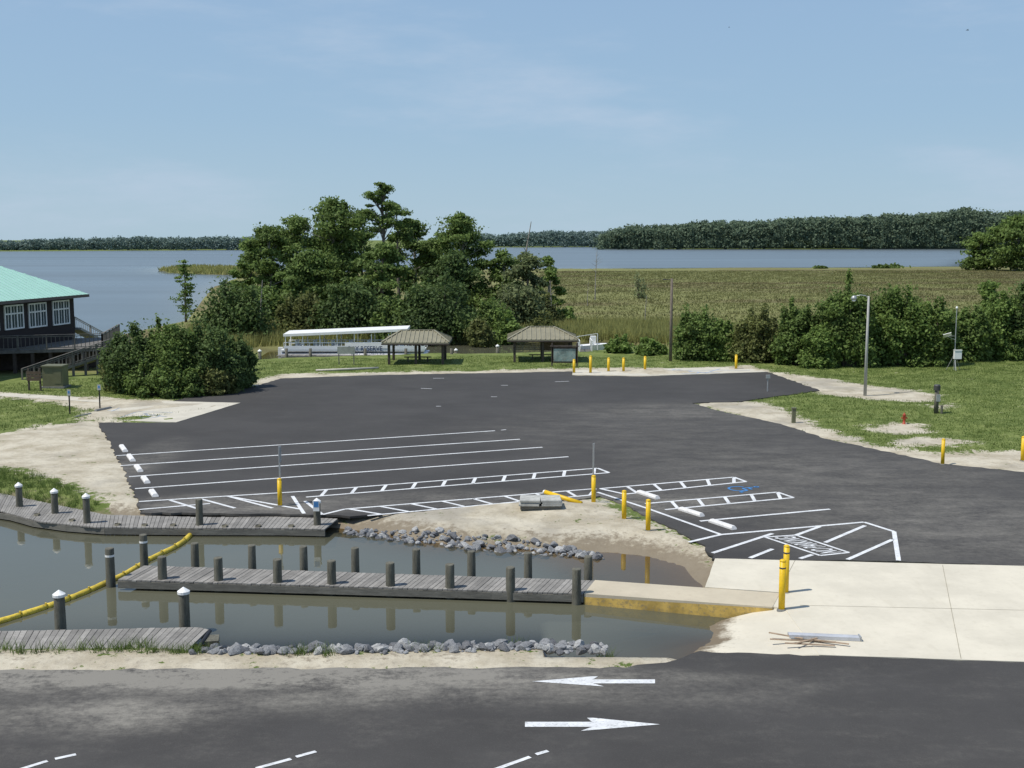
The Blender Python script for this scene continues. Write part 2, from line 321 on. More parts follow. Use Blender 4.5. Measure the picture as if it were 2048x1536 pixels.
# ---------- asphalt
def asph(name,dust,spots,base=1.0,streak=.1):
    m=bpy.data.materials.new(name); t=NT(m); w=t.world()
    a=t.noise(w,.18,5,.65); b=t.noise(t.world((.55,1,1)),.8,7,.7); c=t.noise(w,30,2,.6); d=t.noise(w,5,6,.8); e=t.noise(t.world((.4,1.2,1)),3.0,5,.75)
    k=t.mix(t.rng(a,.3,.7),[x*base for x in (.045,.0425,.040)],[x*base for x in (.059,.056,.053)]); k=t.mix(t.math('MULTIPLY',t.rng(c,.5,.8),.25),k,(.12,.115,.105))
    k=t.mix(t.math('MULTIPLY',t.rng(e,.5,.75),streak),k,[x*base for x in (.03,.029,.028)])
    fine=t.math('MULTIPLY',t.rng(b,.42,.78),t.rng(t.math('ADD',d,t.math('MULTIPLY',e,.5)),.55,1.0))
    dm=t.math('MULTIPLY',fine,dust)
    for (px,py,rx,ry,s) in spots:
        g=G(px,py); dm=t.math('ADD',dm,t.math('MULTIPLY',t.math('MULTIPLY',t.spot(g,rx,ry),t.rng(t.math('ADD',t.math('ADD',b,t.math('MULTIPLY',d,.7)),t.math('MULTIPLY',e,.3)),.7,1.3)),s))
    k=t.mix(t.math('MINIMUM',dm,.9),k,(.235,.22,.19)); t.out(k,.85,c,.4,dist=.01,spec=.25); return m
lotm=asph('lot_asphalt',.12,[(1650,950,14,10,.4),(1300,860,14,10,.25),(1950,1060,11,7,.5),(1300,1010,6,3,.6),(480,1010,7,3,.7),(270,930,2.0,9,.5),(980,1000,8,2.5,.5),(1400,820,12,5,.4)])
roadm=asph('road_asphalt',.28,[(0,1352,12,1.2,1.3),(650,1350,12,1.0,1.1),(200,1440,4,1.3,.8),(1100,1380,8,1.4,.5),(450,1390,9,1.6,.6)],1.05)
lot=tag(sheet('parking_lot',asphalt_px,.01,lotm,jit=.1,step=.35),kind='structure')
rd=tag(sheet('road',road_px,.008,roadm,jit=.07,step=.3),kind='structure')
def concm(name,col,dirt,s=1):
    m=bpy.data.materials.new(name); t=NT(m); w=t.world(); a=t.noise(w,.5*s,5,.65); b=t.noise(w,5,5,.7); c=t.noise(t.world((1,.2,1)),2,4,.6)
    k=t.mix(t.rng(a,.3,.7),[x*.9 for x in col],[min(1,x*1.06) for x in col]); k=t.mix(t.math('MULTIPLY',t.rng(b,.5,.8),.35),k,dirt); k=t.mix(t.math('MULTIPLY',t.rng(c,.55,.75),.25),k,dirt)
    sp=t.n('ShaderNodeSeparateXYZ'); g=t.n('ShaderNodeNewGeometry'); t.l(g.outputs['Position'],sp.inputs[0])
    k=t.mix(t.rng(t.math('ADD',sp.outputs[2],t.math('MULTIPLY',t.math('SUBTRACT',t.math('ADD',a,b),1.0),.22)),-.27,-.37),k,(.17,.135,.09))
    t.out(k,.85,b,.15,spec=.3); return m
conc=concm('apron_concrete',(.60,.555,.45),(.42,.38,.29)); padc=concm('pad_concrete',(.54,.505,.42),(.36,.335,.27),2)
ap=tag(sheet('concrete_apron',apron_px,.02,conc,jit=.012,step=.6,skirt=.12),kind='structure')
j=MB()
for a,b in (((1885,1131),(1922,1319)),((1600,1212),(2500,1232)),((1590,1122),(1560,1180))): j.line(G(*a),G(*b),.015,.0245)
j.build('joint',mat('joint_dirt',(.3,.27,.2),.9,.2,3,0),ap)
nxr,nyr=40,16; gxr=np.linspace(X0+.3,X0-6.5,nxr); gyr=np.linspace(RY1+.02,RY0+.15,nyr); gX,gY=np.meshgrid(gxr,gyr,indexing='ij'); gZ=np.where(gX>X0,.015,.015+rampz(gX,gY)); gZ=np.maximum(gZ,-1.5)
V=np.stack([gX.ravel(),gY.ravel(),gZ.ravel()],1); ii=np.arange(nxr*nyr).reshape(nxr,nyr); Fq=np.stack([ii[:-1,:-1],ii[:-1,1:],ii[1:,1:],ii[1:,:-1]],-1).reshape(-1,4).tolist()
V=V.tolist(); b0=len(V)
for i in range(nxr): V.append([gX[i,0],gY[i,0],gZ[i,0]-.3])
for i in range(nxr-1): Fq.append([int(ii[i,0]),int(ii[i+1,0]),b0+i+1,b0+i])
tag(arr_obj('boat_ramp',V,Fq,None,conc,origin=Vector((0,0,0)),flat=False),kind='structure')
tag(sheet('accessible_pad',[(155,838),(352,845),(481,806),(255,801)],.018,padc,jit=.02),kind='structure')
tag(sheet('far_pad',[(1145,750),(1290,752),(1535,744),(1482,734),(1290,738),(1145,741)],.018,padc,jit=.02),kind='structure')
tag(sheet('path',[(-900,787),(0,787),(245,800),(200,806),(0,793),(-900,794)],.045,padc,jit=.03,skirt=.1),kind='structure')
# ---------- markings
def lines(name,segs,w=.2,m=whitepaint,parent=lot,z=.017):
    mb=MB()
    for i,(a,b) in enumerate(segs): mb.line(G(*a),G(*b),w,z+.0006*(i%7))
    return mb.build(name,m,parent)
for a,b in (((232,912),(990,862)),((240,932),(1040,879)),((258,954),(1085,895)),((270,978),(1137,914))): lines('stall_line',[(a,b)],.15)
def lerp(a,b,t): return (a[0]+(b[0]-a[0])*t,a[1]+(b[1]-a[1])*t)
def aisle(u0,u1,l0,l1,n,sk,extra=()):
    s=[(u0,u1),(l0,l1),(u1,l1)]
    for i in range(n):
        t0=(i+.5)/n; s.append((lerp(l0,l1,t0),lerp(u0,u1,min(1,t0+sk))))
    lines('hatched_aisle',s+list(extra),.14)
aisle((600,984),(1195,937),(612,995),(1218,946),10,.04,[((278,1004),(600,984)),((340,1001),(395,1018)),((400,998),(470,1017)),((455,993),(545,1017)),((455,993),(600,1019)),((585,993),(608,1028)),((278,1020),(420,1008))])
aisle((690,1019),(1190,978),(735,1032),(1180,991),8,-.05,[((610,1003),(645,1030)),((645,1030),(690,1019))])
aisle((1200,978),(1468,955),(1250,989),(1492,964),5,.1,[((1200,978),(1250,989))])
aisle((1290,1008),(1555,985),(1330,1020),(1587,996),5,.1,[((1195,985),(1290,1016)),((1290,1016),(1442,1070))])
lines('stall_line',[((1400,1043),(1660,1019))],.15)
lines('hatched_island',[((1442,1070),(1728,1045)),((1728,1045),(1788,1064)),((1788,1064),(1797,1122)),((1378,1085),(1442,1070)),((1425,1107),(1545,1068)),((1500,1117),(1545,1099)),((1590,1072),(1640,1054)),((1600,1118),(1625,1110)),((1650,1086),(1730,1052)),((1695,1120),(1785,1080))],.15)
bx=[(1530,1075),(1592,1071),(1698,1106),(1640,1112)]
lines('no_parking_outline',[(bx[i],bx[(i+1)%4]) for i in range(4)],.11)
B4=[G(*b) for b in bx]; cen=sum(B4,Vector())/4+Vector((0,0,.021))
textmesh('NO PARKING',cen,(B4[0]-B4[3])*.86,(B4[0]-B4[1])*.66,'no_parking_lettering',whitepaint,lot)
def wheelchair(px,py,s,rz,m,parent,z,w=.1):
    g=G(px,py); mb=MB(); cr,sr=math.cos(rz),math.sin(rz)
    T=lambda x,y:(g.x+s*(x*cr-y*sr),g.y+s*(x*sr+y*cr))
    pr=None
    for i in range(15):
        a=math.radians(120+i*17); q=T(.5*math.cos(a)-.1,.5*math.sin(a)-.3)
        if pr: mb.line(pr,q,w*s,z)
        pr=q
    for k,(a,b) in enumerate((((-.15,.55),(-.08,-.1)),((-.08,-.1),(.4,-.1)),((.4,-.1),(.6,-.65)),((.6,-.65),(.78,-.6)),((-.12,.25),(.3,.22)))): mb.line(T(*a),T(*b),w*s,z+.0007*(k+1))
    pr=None
    for i in range(9):
        a=i*math.pi/4; q=T(-.15+.1*math.cos(a),.75+.1*math.sin(a))
        if pr: mb.line(pr,q,w*s,z+.005)
        pr=q
    return mb.build('wheelchair_symbol',m,parent)
wheelchair(1490,978,.8,math.radians(-70),mat('deep_blue_paint',(.05,.2,.45),.7,.15,4,.1),lot,.018,.12)
pad=bpy.data.objects['accessible_pad']; fp=bpy.data.objects['far_pad']
wheelchair(300,832,1.1,.4,bluefaint,pad,.026,.08); wheelchair(1375,744,1.6,.2,bluefaint,fp,.026)
lines('blue_stall_line',[((195,835),(250,812)),((215,822),(345,826)),((240,836),(280,822))],.07,bluefaint,pad,.025)
lines('blue_stall_line',[((1320,748),(1350,739)),((1330,741),(1500,741)),((1410,747),(1440,738)),((1300,741),(1440,746))],.14,bluefaint,fp,.025)
lines('paint_dash',[((1002,771),(1016,771)),((982,794),(994,794)),((842,777),(864,778)),((866,757),(888,757)),((872,813),(882,813)),((1110,764),(1138,763)),((1002,861),(1012,860))],.11)
def arrow(tip,tail,cy,hw,sh,hx):
    y=cy; sgn=1 if tail>tip else -1
    pts=[(tip,y),(hx-sgn*15,y-hw),(hx-sgn*2,y-hw),(hx-sgn*12,y-sh),(tail,y-sh),(tail,y+sh),(hx-sgn*12,y+sh),(hx+sgn*10,y+hw),(hx-sgn*5,y+hw-1)]
    sheet('direction_arrow',pts,.016,whitepaint,rd,skirt=0)
arrow(1064,1310,1364,10,4,1198); arrow(1320,1050,1450,13,5,1172)
for s in ([((40,1540),(95,1523)),((110,1519),(152,1510))],[((512,1538),(582,1519)),((592,1515),(632,1504))],[((985,1542),(1060,1515)),((1072,1510),(1096,1503))]): lines('dashed_line',s,.1,whitepaint,rd,.015)
# ---------- walkway
zl=-.08
w_=[G(1190,1160,zl),G(1560,1186,.03),G(1545,1214,.03),G(1168,1187,zl)]
wk=thing('concrete_walkway',(w_[0]+w_[2])/2-Vector((0,0,.5)),'low concrete walkway with worn yellow painted side joining the dock to the ramp apron','walkway')
mb=MB(); mb.prism(w_,1.4); mb.build('slab',concm('walkway_concrete',(.5,.44,.33),(.33,.28,.2)),wk)
ysd=mat('worn_yellow_side',(.50,.34,.09),.8,.35,1.5,.2,dirt=(.25,.2,.12),dirtamt=.9)
a=w_[3]+Vector((0,-.006,0));b=w_[2]+Vector((0,-.006,0)); mb=MB(); mb.add([a+Vector((0,0,-.1)),b+Vector((0,0,-.04)),b+Vector((0,0,-1)),a+Vector((0,0,-1))],[(3,2,1,0)]); mb.build('painted_side',ysd,wk)
# ---------- docks
def resample(pl,n):
    pl=[Vector(p) for p in pl]; Ls=[0]
    for a,b in zip(pl,pl[1:]): Ls.append(Ls[-1]+(b-a).length)
    out=[]
    for i in range(n+1):
        s=Ls[-1]*i/n; k=0
        while k<len(pl)-2 and Ls[k+1]<s: k+=1
        f=(s-Ls[k])/max(1e-6,Ls[k+1]-Ls[k]); out.append(pl[k].lerp(pl[k+1],min(1,f)))
    return out,Ls[-1]
def piling(px,ytop,ybase,parent,cap=False,r=.14,band=False,m=pilewood):
    g=G(px,ybase,WL); zt=A(px,ytop,g.y).z
    mb=MB(); x,y=g.x,g.y
    prof=[(r*1.05,-1.3),(r*1.04,WL),(r*R(.95,1.02),zt*.5),(r*.97,zt-.03),(r*.9,zt)]
    mb.lathe((x,y,0),prof,14)
    o=mb.build('piling',m,parent,True)
    for p_ in o.data.polygons:
        if abs(p_.normal.z)>.8: p_.use_smooth=False
    if cap:
        c=MB(); c.lathe((x,y,zt),[(r*1.12,-.07),(r*1.14,0),(r*.08,.11)],14); c.build('cap',whiteplastic,o)
    if band:
        c=MB(); c.lathe((x,y,zt-.26),[(r*1.02,0),(r*1.02,.06)],14); c.build('band',whiteplastic,o)
    return o
def dock(name,label,backp,frontp,z,pw=.145,th=.045):
    b=[G(x,y,z) for x,y in backp]; f=[G(x,y,z) for x,y in frontp]
    _,L=resample(f,2); n=int(L/pw); B,_=resample(b,n); Fr,_=resample(f,n)
    root=thing(name,(f[0]+b[-1])/2-Vector((0,0,.3)),label,'dock')
    mb=MB()
    for i in range(n):
        e=.9; z_=Vector((0,0,R(-.006,.006))); out=(Fr[i]-B[i]).normalized()*R(0,.03)
        mb.prism([B[i]+z_,Fr[i]+z_+out,Fr[i].lerp(Fr[i+1],e)+z_+out,B[i].lerp(B[i+1],e)+z_],th,R(.4,1))
    mb.build('decking',deckwood,root)
    for pl in (B,Fr):
        m2=MB(); st_=max(1,n//12)
        q=[pl[min(i,n)] for i in list(range(0,n,st_))+[n]]
        for a,b_ in zip(q,q[1:]): m2.beam(a-Vector((0,0,th+.11)),b_-Vector((0,0,th+.11)),.06,.2,R(.4,.8))
        m2.build('rim_board',wood,root)
    return root
up=dock('curved_dock','long curved grey timber dock along the far left bank of the basin',[(-300,965),(0,986),(110,1009),(210,1029),(400,1034),(560,1033),(676,1037)],[(-300,995),(0,1021),(80,1043),(190,1054),(400,1056),(560,1056),(650,1058)],-.1)
for px,yt,yb,c_ in ((40,970,1028,1),(111,982,1042,1),(175,992,1062,1),(400,998,1066,0),(635,1002,1066,1)): piling(px,yt,yb,up,bool(c_),.125 if px<400 else .13)
for px,yb in ((75,1047),(145,1058),(236,1067),(290,1068),(347,1068),(450,1070),(517,1070),(583,1070)):
    piling(px,yb-18,yb,up,False,.11)
mid=dock('straight_dock','straight grey timber dock with two rows of pilings in the middle of the basin',[(288,1131),(600,1141),(900,1151),(1192,1161)],[(236,1159),(550,1168),(860,1177),(1167,1187)],-.08)
for i,(px,yt,yb) in enumerate(((222,1096,1173),(326,1113,1178),(438,1115,1181),(556,1118,1185),(664,1121,1188),(781,1125,1192),(900,1128,1196),(1021,1134,1202),(1153,1137,1208))): piling(px,yt,yb,mid,False,.135,i==0)
for i,(px,yt,yb) in enumerate(((289,1069,1142),(391,1086,1146),(505,1090,1150),(608,1092,1153),(711,1095,1157),(833,1098,1161),(943,1102,1165),(1056,1105,1169),(1176,1112,1173))): piling(px,yt,yb,mid,False,.125,i==0)
low=dock('near_dock','short grey timber dock with rounded end beside the near bank',[(-400,1262),(0,1262),(200,1258),(395,1254),(418,1259)],[(-400,1305),(0,1300),(200,1296),(340,1296),(375,1300)],-.06)
for px,yt,yb in ((122,1188,1271),(370,1182,1266)): piling(px,yt,yb,low,True,.145)
mb=MB(); g=G(424,1288,-.25); mb.box(g,(.35,.5,.32),.2); mb.build('end_block',pilewood,low)
mb=MB(); mb.tube([G(385,1305,-.1)+Vector((0,0,-.1)),G(405,1285,-.1)+Vector((0,0,.02)),G(420,1262,-.08)],.05,8); mb.build('bumper',blackm,low,True)
g=G(635,1066,WL); s_=thing('dock_sign',(g.x,g.y-.16,.3),'small white and blue sign fixed to the end piling of the curved dock','sign')
mb=MB(); mb.box((g.x,g.y-.16,.62),(.22,.02,.38)); mb.build('panel',whiteplastic,s_)
mb=MB(); mb.box((g.x,g.y-.173,.68),(.17,.004,.2)); mb.build('print',bluepaint,s_)
# ---------- boom
pts=[(-80,1262),(0,1245),(50,1228),(100,1212),(160,1190),(213,1166),(255,1147),(300,1118),(345,1098),(375,1078),(390,1058)]
P=[G(x,y,WL+.03) for x,y in pts]; S,_=resample(P,14)
bo=thing('containment_boom',S[7],'long yellow floating boom curving between the docks','boom')
for i in range(14):
    a,b=S[i],S[i+1]; d=b-a; mb=MB(); r=.1
    mb.tube([a+d*.0,a+d*.03,a+d*.07,a+d*.35,a+d*.65,a+d*.93,a+d*.97,a+d],[.05,.06,r,r*R(.9,1.05),r*R(.9,1.05),r,.06,.05],10); mb.build('float',boomyellow,bo,True)
mb=MB()
for i in range(14):
    a,b=S[i],S[i+1]; mb.beam(a+Vector((0,0,-.05)),b+Vector((0,0,-.05)),.02,.22); mb.box(a+Vector((0,0,.03)),(.05,.05,.2))
mb.build('skirt',boomyellow,bo)
# ---------- rocks
rm=[]
for k in range(12):
    bm=bmesh.new(); bmesh.ops.create_icosphere(bm,subdivisions=2,radius=1)
    pl=[(Vector((R(-1,1),R(-1,1),R(-1,1))).normalized(),R(.5,.8)) for _ in range(12)]
    for v in bm.verts:
        for n_,d_ in pl:
            q=v.co.dot(n_)
            if q>d_: v.co-=n_*(q-d_)
        v.co+=Vector((R(-1,1),R(-1,1),R(-1,1)))*.05
    me=bpy.data.meshes.new('rock'); bm.to_mesh(me); bm.free(); me.materials.append(rockm[k%3]); rm.append(me)
rubble=[MB(),MB()]
def rocks(top,bot,n,nsmall,label,group,smin,smax,k_,zp,zmin):
    T_=[G(x,y,zp) for x,y in top]; B_=[G(x,y,zp) for x,y in bot]; T_,_=resample(T_,60); B_,_=resample(B_,60)
    def pos(i=None,n=1):
        u=((i+random.random())/n if i is not None else random.random())*59.9; k=int(u); v=random.random(); p=T_[k].lerp(T_[k+1],u-k).lerp(B_[k].lerp(B_[k+1],u-k),v); p.z=max(hz(p.x,p.y),zmin); return p
    for i in range(n):
        p=pos(i,n); s=smin+(smax-smin)*random.random()**1.5
        o=bpy.data.objects.new('rock',random.choice(rm)); C.objects.link(o); o.location=(p.x,p.y,p.z+s*.3)
        o.scale=(s*R(.8,1.5),s*R(.8,1.2),s*R(.6,.95)); o.rotation_euler=(R(-.5,.5),R(-.5,.5),R(0,6.3)); tag(o,label,'rock',group)
    mb=rubble[k_]
    for i in range(nsmall):
        p=pos(); s=R(.035,.09); me=random.choice(rm); a=R(0,6.28); M=Matrix.Rotation(a,3,'Z')@Matrix.Diagonal((s*R(.8,1.4),s,s*.7))
        mb.add([p+M@v.co+Vector((0,0,s*.3)) for v in me.vertices],[tuple(q.vertices) for q in me.polygons])
rocks([(685,1047),(800,1056),(950,1070),(1080,1082),(1200,1096)],[(690,1058),(800,1072),(950,1090),(1080,1099),(1210,1106)],135,260,'grey riprap rock on the sandy bank at the far side of the basin','riprap rocks on the far bank',.09,.21,0,-.2,WL-.05)
rocks([(392,1296),(500,1295),(800,1291),(1000,1288),(1215,1290)],[(380,1313),(500,1314),(800,1311),(1000,1307),(1215,1303)],165,320,'grey riprap rock on the near bank beside the road','riprap rocks on the near bank',.10,.20,1,-.04,-.07)
tag(rubble[0].build('rock_rubble',rockm[0]),'small broken stones between the far bank rocks','rubble',kind='stuff'); tag(rubble[1].build('rock_rubble',rockm[0]),'small broken stones between the near bank rocks','rubble',kind='stuff')
# ---------- bollards
BG='yellow steel bollards'
def bollard(px,yb,yt,label,r=.085,z0=0):
    g=G(px,yb,z0); zt=A(px,yt,g.y).z; o=thing('bollard',g,label,'bollard',BG)
    mb=MB(); mb.lathe(g,[(r,-.1),(r,zt-z0-r*.7)],16); mb.build('post',yellow,o,True)
    mb=MB(); H=zt-z0-r*.7; mb.lathe(g,[(r*1.05,H),(r*1.05,H+.02),(r*.8,H+r*.45),(r*.4,H+r*.65),(r*.05,H+r*.7)],16); mb.build('cap',yellow,o,True)
    mb=MB(); mb.lathe(g,[(r*1.5,-.02),(r*1.4,.03),(r*1.02,.035)],16); mb.build('footing',greystop,o)
    return o
bollard(560,1012,956,'yellow bollard left of centre at the foot of a thin sign post')
bollard(1187,1007,950,'yellow bollard with thin sign post behind it beside the rubble mound')
bollard(1248,1039,980,'yellow bollard on sand, left of the pair beside the white wheel stops')
bollard(1296,1062,998,'yellow bollard on sand, right of the pair beside the white wheel stops')
n1_=bollard(1563,1220,1118,'tall yellow bollard nearest the camera at the end of the concrete walkway',.088)
n2_=bollard(1571,1186,1089,'tall yellow bollard just behind the nearest one on the concrete apron',.085)
for b_ in (n1_,n2_):
    g=WO[b_.name]; mb=MB(); mb.lathe(g,[(.091,1.16),(.091,1.2)],16); mb.build('band',darkmetal,b_,True)
bollard(1885,929,877,'yellow bollard at the sandy edge right of the red hydrant',.08)
bollard(2045,922,872,'yellow bollard cut by the right edge of the photo',.09)
for px,yb,yt,l in ((1148,746,718,'leftmost small yellow bollard at the far pad beside the notice board'),(1181,746,711,'second small yellow bollard from the left at the far pad'),(1217,743,715,'third small yellow bollard from the left at the far pad'),(1247,743,715,'fourth small yellow bollard from the left at the far pad'),(1290,741,712,'fifth small yellow bollard from the left at the far pad'),(1472,738,709,'small yellow bollard alone at the right end of the far pad')): bollard(px,yb,yt,l,.1)
def spost(px,yb,yt,ps,label,pan=whiteplastic,face=0.0,w=.3,r=.03,post=greymetal):
    g=G(px,yb); o=thing('sign_post',g,label,'sign'); zt=A(px,yt,g.y).z; zp=A(px,ps,g.y).z
    mb=MB(); mb.box((g.x,g.y,zt/2-.1),(r*2,r*1.4,zt+.2)); mb.build('post',post,o)
    mb=MB(); mb.box((g.x+math.sin(face)*.03,g.y-math.cos(face)*.03,(zt+zp)/2),(w,.012,zt-zp),face); return o,mb.build('sign_panel',pan,o),g,(zt+zp)/2
spost(561,1009,893,925,'thin grey sign post seen edge on above the left of centre bollard',greymetal,math.radians(86),.3)
spost(1186,1003,887,922,'thin grey sign post seen edge on above the bollard by the rubble mound',greymetal,math.radians(86),.3)
greypan=mat('dull_sign_panel',(.42,.43,.44),.6,.1,3,0)
for px,yb,yt,ps,l in ((140,830,779,791,'left small accessible parking sign on a black post by the path'),(200,817,769,780,'right small accessible parking sign on a black post by the path')):
    o,pn,g,zc=spost(px,yb,yt,ps,l,greypan,0,.2,r=.035,post=blackm); mb=MB(); mb.box((g.x,g.y-.04,zc+.02),(.1,.006,.14)); mb.build('blue_square',bluepaint,pn)
# ---------- wheel stops
def wheelstop(a,b,label,m=stopmat,group='white wheel stops',z=.012,w=.15,hh=.12):
    p,q=G(*a),G(*b); d=(q-p); L=d.length; d.normalize(); n_=Vector((-d.y,d.x,0)); prof=[(-w/2,0),(-w/2,hh*.5),(-w*.3,hh),(w*.3,hh),(w/2,hh*.5),(w/2,0)]
    mb=MB(); vs=[]
    for e,ins in ((0,0),(L,1)):
        for x,zz in prof:
            off=.06*(zz/hh)*(1 if e==0 else -1); vs.append(p+d*(e+off)+n_*x*1.2+Vector((0,0,z+zz)))
    mb.add(vs,[tuple(range(5,-1,-1)),tuple(range(6,12))]+[(i,(i+1)%6,6+(i+1)%6,6+i) for i in range(6)])
    tag(mb.build('wheel_stop',m),label,'wheel stop',group)
for a,b,l in (((1276,986),(1316,999),'white wheel stop nearest the two sand bollards'),((1360,1020),(1405,1034),'middle white wheel stop of the three right of the bollards'),((1421,1044),(1469,1060),'white wheel stop nearest the no parking lettering')): wheelstop(a,b,l,w=.18,hh=.12)
for i,(x,y) in enumerate(((247,899),(262,918),(277,939),(291,962),(307,989))): wheelstop((x-4,y-5.5),(x+4,y+5.5),['farthest','second farthest','middle','second nearest','nearest'][i]+' white wheel stop in the row at the left ends of the stalls',group='white wheel stops at the left stalls',w=.2)
wheelstop((150,837),(182,830),'dark grey wheel stop at the near corner of the accessible pad',greystop,'grey wheel stops'); wheelstop((190,824),(222,817),'dark grey wheel stop behind the other on the accessible pad',greystop,'grey wheel stops')
# ---------- rubble mound items
slabm=mat('grey_slab',(.40,.40,.37),.85,.2,5,.3,dirt=(.25,.24,.21))
ml=G(1081,1016,.12); gz=max(.1,hz(ml.x,ml.y))
o=thing('pallet',(ml.x,ml.y,gz),'grey wooden pallet under the stack of slabs on the sand mound','pallet')
mb=MB()
for k in (-1,0,1): mb.box((ml.x,ml.y+k*.38,gz+.02),(1.5,.1,.12))
mb.build('runner',wood,o)
mb=MB()
for k in range(7): mb.box((ml.x-.66+k*.22,ml.y,gz+.09),(.12,.95,.02),0,R(.3,1))
mb.build('boards',wood,o)
LV=['lowest','middle','topmost']
for lev in range(3):
    for k,sd_ in enumerate(('left','right')):
        mb=MB(); mb.box((ml.x-.39+k*.78+R(-.04,.04),ml.y+R(-.05,.05),gz+.135+lev*.072),(.74,.95,.06),R(-.06,.06),R(.4,1)); oo=mb.build('concrete_slab',slabm)
        tag(oo,f'{LV[lev]} grey slab in the {sd_} half of the stack on the sand mound','slab','grey slabs stacked on the mound')
p=G(1090,984,.35); q=G(1163,1007,.12); o=thing('fallen_bollard',q,'yellow bollard lying on its side on the sand mound behind the slabs','bollard',BG)
mb=MB(); mb.tube([p,q],.085,14); mb.build('post',yellow,o,True); d=(p-q).normalized(); mb=MB(); mb.tube([p,p+d*.06,p+d*.1],[.088,.07,.02],14); mb.build('cap',whiteplastic,o,True)
# ---------- debris on apron
p,q=G(1577,1268,.1),G(1718,1274,.1); o=thing('metal_beam',(p+q)/2-Vector((0,0,.08)),'pale aluminium beam lying on the concrete above scattered boards','beam')
mb=MB(); mb.beam(p,q,.2,.02); mb.beam(p+Vector((0,.1,-.03)),q+Vector((0,.1,-.03)),.02,.09); mb.beam(p+Vector((0,-.1,-.03)),q+Vector((0,-.1,-.03)),.02,.09); mb.build('channel',mat('pale_metal',(.5,.51,.53),.5,.1,3,.1,metal=.2),o)
mb=MB(); mb.box(q+Vector((.02,0,-.02)),(.03,.24,.12)); mb.build('end_plate',greymetal,o)
for i,(a,b,l) in enumerate((((1540,1278),(1672,1284),'long upper board'),((1538,1265),(1606,1277),'slanted board at the left'),((1570,1286),(1670,1291),'lower dark board'),((1625,1279),(1698,1288),'board pointing down to the right'),((1592,1287),(1634,1276),'short crossed board in the middle'))):
    mb=MB(); z=.04+.015*i; mb.beam(G(*a,z),G(*b,z),.06,.02); tag(mb.build('board',boardwood),'brown timber '+l+' in the scrap pile on the concrete','board','scrap boards on the concrete')
# ---------- lamp, poles
g=G(1730,791); Y_=g.y; o=thing('street_lamp',g,'tall pale grey pole with a curved arm and round lamp over the right lawn','street lamp')
zt=A(1730,592,Y_).z; mb=MB(); mb.tube([g-Vector((0,0,.2)),(g.x,g.y,zt)],[.11,.065],12); mb.build('pole',mat('pole_concrete',(.36,.36,.34),.8,.1,2,.2),o,True)
l=A(1708,594,Y_); mb=MB(); mb.tube([(g.x,g.y,zt-.15),(g.x-.2,g.y,zt+.02),(g.x-.5,g.y,zt+.06),(l.x+.1,l.y,l.z+.05)],.03,8); mb.build('arm',greymetal,o,True)
mb=MB(); mb.lathe((l.x,l.y,l.z-.15),[(.05,-.06),(.15,-.02),(.19,.08),(.13,.18),(.06,.24)],14); lp=mb.build('lamp_head',greymetal,o,True)
mb=MB(); mb.lathe((l.x,l.y,l.z-.25),[(.03,-.05),(.1,-.01),(.13,.06)],12); mb.build('lens',whiteplastic,lp,True)
g=G(1341,724); zt=A(1340,557,g.y).z; o=thing('utility_pole',g,'slim brown wooden pole standing alone between marsh and lot','pole')
mb=MB(); mb.tube([g-Vector((0,0,.2)),(g.x,g.y,zt)],[.14,.1],10); mb.build('pole',bark,o,True)
mb=MB(); mb.beam((g.x,g.y,zt-.12),(g.x-.55,g.y,zt-.05),.05,.05); mb.box((g.x-.6,g.y,zt-.08),(.25,.15,.08)); mb.build('bracket',darkmetal,o)
g=G(1908,741); Yw=g.y; o=thing('weather_station',g,'slim white weather mast with box and sensor arm beside the right shrubs','weather station')
zt=A(1908,618,Yw).z; mb=MB(); mb.tube([g,(g.x,g.y,zt)],.035,8); mb.build('mast',greymetal,o)
mb=MB()
for k in range(3):
    a=k*2.094+.4; mb.tube([(g.x,g.y,1.3),(g.x+.6*math.cos(a),g.y+.6*math.sin(a),0)],.02,6)
mb.build('tripod',greymetal,o)
c=A(1914,709,Yw); mb=MB(); mb.box((c.x,c.y-.12,c.z),(.55,.25,.65)); mb.box((c.x,c.y-.13,c.z+.345),(.6,.3,.04)); mb.build('equipment_box',whiteplastic,o)
c=A(1890,672,Yw); mb=MB(); mb.beam((g.x,g.y,c.z),(c.x,c.y,c.z),.03,.03); mb.beam((g.x,g.y,c.z-.3),(c.x-.2,c.y,c.z+.15),.03,.03); mb.build('sensor_arm',greymetal,o)
mb=MB(); mb.box((c.x+.15,c.y-.1,c.z+.08),(.6,.03,.35),.2,.5,Matrix.Rotation(.7,3,'X')@Matrix.Rotation(-.4,3,'Y')); mb.build('solar_panel',alu,o)
mb=MB(); mb.lathe((g.x,g.y,zt),[(.08,0),(.09,.12),(.03,.2)],10); mb.build('sensor_head',whiteplastic,o,True)
g=G(1872,826); zt=A(1872,770,g.y).z; o=thing('service_post',g,'short dark wooden post with grey electrical boxes and capped top on the right lawn','post')
mb=MB(); mb.tube([g-Vector((0,0,.1)),(g.x,g.y,zt-.05)],[.13,.12],10); mb.build('post',pilewood,o,True)
mb=MB(); mb.lathe((g.x,g.y,zt-.3),[(.19,0),(.19,.26),(.15,.32)],14); mb.build('meter_head',darkmetal,o)
mb=MB(); mb.box((g.x+.03,g.y-.17,zt*.55),(.2,.12,.4)); mb.build('box',greymetal,o)
g=G(1883,827); mb=MB(); mb.lathe(g,[(.07,-.05),(.07,.45),(.03,.5)],10); tag(mb.build('stub_post',pilewood),'tiny dark stub beside the short post with electrical boxes','post')
g=G(1587,846); o=thing('pedestal',g,'low grey green utility pedestal on the sandy lawn corner','pedestal')
